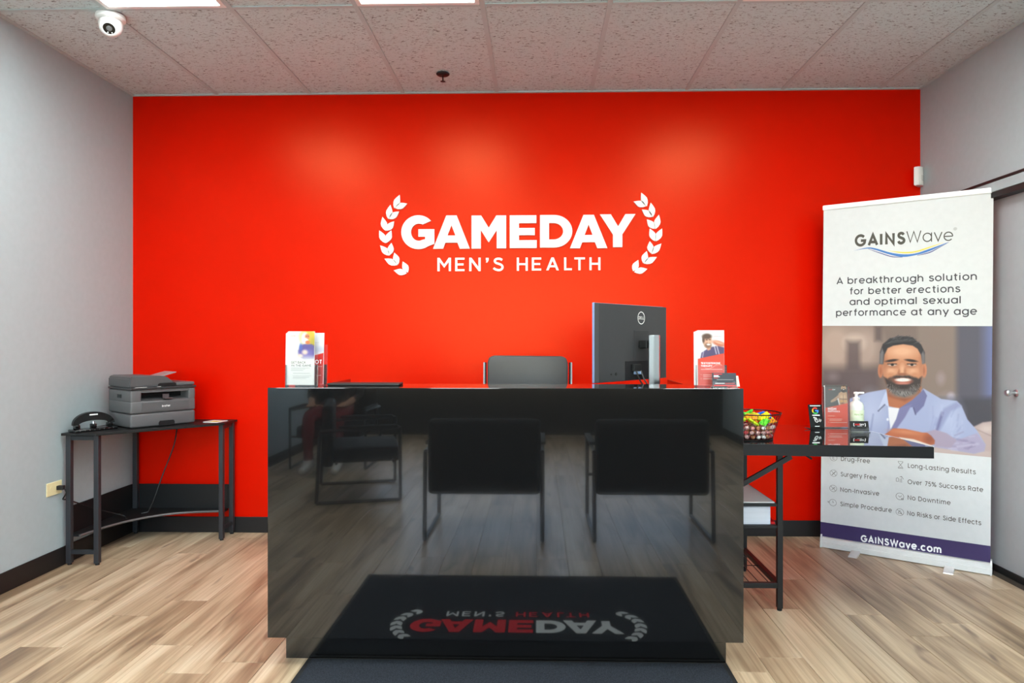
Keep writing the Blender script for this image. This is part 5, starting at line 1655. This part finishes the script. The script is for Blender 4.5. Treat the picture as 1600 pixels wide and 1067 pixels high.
bm = nb(); lathe(bm, [(0.040, -0.0012), (0.039, -0.006), (0.030, -0.012), (0.012, -0.013)], 24); obj('escutcheon', bm, MATT_BLACK, spk, True)
bm = nb(); cyl(bm, (0, 0, -0.012), (0, 0, -0.045), 0.004, n=10); obj('stem', bm, MATT_BLACK, spk, True)
bm = nb(); lathe(bm, [(0.004, -0.044), (0.015, -0.046), (0.015, -0.048), (0.006, -0.050)], 16); obj('deflector', bm, MATT_BLACK, spk, True)
sn = thing('motion_sensor', 'small white motion sensor in the corner beside the red wall', 'sensor', (2.392, 4.358, 2.275), R(45))
bm = nb(); prism_xy(bm, [(-0.040, 0.012), (-0.040, -0.012), (-0.028, -0.024), (0.0, -0.029), (0.028, -0.024), (0.040, -0.012), (0.040, 0.012)], -0.058, 0.058)
bmesh.ops.bevel(bm, geom=[e for e in bm.edges], offset=0.003, segments=2, affect='EDGES'); obj('housing', bm, WHITE, sn, True)
bm = nb(); prism_xy(bm, [(-0.022, -0.0262), (0.0, -0.0305), (0.022, -0.0262), (0.0, -0.028)], -0.03, 0.005); obj('sensor_lens', bm, M('lens_white', rgb(222, 222, 220), 0.25), sn)


# ================================================================== WAITING AREA (seen in the desk front)
def armchair(label, loc, rz):
    t = thing('armchair', label, 'chair', loc, rz)   # faces local -y
    bm = nb(); box(bm, -0.31, 0.31, -0.30, 0.22, 0.30, 0.42, bev=0.03, seg=3); obj('seat', bm, FABRIC, t, True)
    bm = nb(); box(bm, -0.355, 0.355, 0.20, 0.285, 0.28, 0.752, bev=0.03, seg=3); obj('backrest', bm, FABRIC, t, True)
    for s in (-1, 1):
        x_ = s * 0.365
        bm = nb()
        pts = [(-0.30, 0.0), (0.325, 0.0), (0.30, 0.54), (-0.30, 0.56)]
        for a, b_ in zip(pts, pts[1:] + pts[:1]):
            A, B = Vector((x_, a[0], a[1] + 0.014)), Vector((x_, b_[0], b_[1] + 0.014))
            cyl(bm, A, B, 0.013, n=8)
        obj('side_frame', bm, STEEL_BLACK, t)
        bm = nb(); box(bm, x_ - 0.022, x_ + 0.022, -0.28, 0.16, 0.578, 0.596, bev=0.004); obj('armrest', bm, FABRIC, t)
    bm = nb(); cyl(bm, (-0.365, -0.25, 0.31), (0.365, -0.25, 0.31), 0.011, n=8); cyl(bm, (-0.365, 0.18, 0.31), (0.365, 0.18, 0.31), 0.011, n=8); obj('cross_rail', bm, STEEL_BLACK, t)
    return t


armchair('black low armchair with its back to the desk mat, nearer the printer wall', (-0.335, 0.66, 0), 0)
armchair('black low armchair with its back to the desk mat, nearer the door', (0.715, 0.66, 0), 0)
armchair('black low armchair turned sideways near the printer wall', (-1.45, -0.35, 0), R(75))
armchair('black low armchair carrying the seated person', (-2.02, -1.62, 0), R(180))


def person():
    V, E, RAD = [], [], []

    def add(p, r, prev=None):
        V.append(p); RAD.append(r)
        if prev is not None:
            E.append((prev, len(V) - 1))
        return len(V) - 1
    pel = add((0, 0, 0.565), 0.135)
    a = add((0, -0.02, 0.66), 0.125, pel); a = add((0, -0.03, 0.80), 0.135, a); ch = add((0, -0.02, 0.93), 0.13, a)
    nk = add((0, -0.01, 1.04), 0.055, ch); hd_ = add((0, 0.0, 1.10), 0.062, nk); hd2 = add((0, 0.015, 1.18), 0.085, hd_); add((0, 0.0, 1.265), 0.07, hd2)
    add((0, 0.105, 1.165), 0.016, hd2)
    for s in (-1, 1):
        add((s * 0.088, 0.0, 1.17), 0.014, hd2)
        h = add((s * 0.10, 0.05, 0.545), 0.095, pel); m_ = add((s * 0.13, 0.25, 0.535), 0.082, h); k = add((s * 0.14, 0.46, 0.52), 0.064, m_)
        c_ = add((s * 0.14, 0.49, 0.33), 0.058, k); an = add((s * 0.14, 0.47, 0.09), 0.040, c_); add((s * 0.14, 0.42, 0.045), 0.040, an)
        ft = add((s * 0.145, 0.55, 0.045), 0.042, an); add((s * 0.15, 0.66, 0.036), 0.034, ft)
        sh = add((s * 0.19, -0.02, 0.96), 0.062, ch); el = add((s * 0.25, 0.06, 0.70), 0.045, sh); wr = add((s * 0.17, 0.28, 0.625), 0.028, el)
        pm = add((s * 0.15, 0.345, 0.622), 0.032, wr)
        for f, (dx, L_) in enumerate(((-0.028, 0.060), (-0.010, 0.072), (0.008, 0.068), (0.026, 0.052))):
            q = add((s * 0.15 + dx, 0.345 + L_ * 0.6, 0.622), 0.0095, pm); add((s * 0.15 + dx, 0.345 + L_, 0.612), 0.008, q)
        q = add((s * 0.15 - s * 0.035, 0.335, 0.618), 0.011, pm); add((s * 0.15 - s * 0.055, 0.365, 0.612), 0.009, q)
    me = bpy.data.meshes.new('person'); me.from_pydata(V, E, [])
    o = bpy.data.objects.new('tmp', me); C.objects.link(o)
    sk_ = o.modifiers.new('skin', 'SKIN'); o.modifiers.new('sub', 'SUBSURF').levels = 2
    for i, r_ in enumerate(RAD):
        me.skin_vertices[0].data[i].radius = (r_, r_)
    me.skin_vertices[0].data[0].use_root = True
    dg = bpy.context.evaluated_depsgraph_get()
    m2 = bpy.data.meshes.new_from_object(o.evaluated_get(dg))
    bpy.data.objects.remove(o)
    m2.name = 'person'
    m2.materials.clear()
    for m_ in (M('skin_tone', rgb(205, 155, 125), 0.5), M('dark_red_trousers', rgb(120, 26, 34), 0.85), M('black_shirt', rgb(28, 28, 32), 0.85), M('white_shoe', rgb(232, 230, 226), 0.6), M('dark_hair', rgb(40, 30, 26), 0.7)):
        m2.materials.append(m_)
    for f in m2.polygons:
        c_ = f.center
        f.use_smooth = True
        if c_.z < 0.12 and c_.y > 0.36:
            i = 3
        elif c_.z < 0.58 or (c_.y > 0.08 and c_.z < 0.605):
            i = 1
        elif c_.z > 1.21 or (c_.z > 1.12 and c_.y < -0.02):
            i = 4
        elif c_.z > 1.04 or c_.y > 0.2:
            i = 0
        else:
            i = 2
        f.material_index = i
    p_ = bpy.data.objects.new('person', m2); C.objects.link(p_)
    tag(p_, 'person in dark red trousers, white shoes and black top seated in an armchair', 'person')
    return p_


pp = person()
pp.location = (-2.02, -1.655, 0.003)
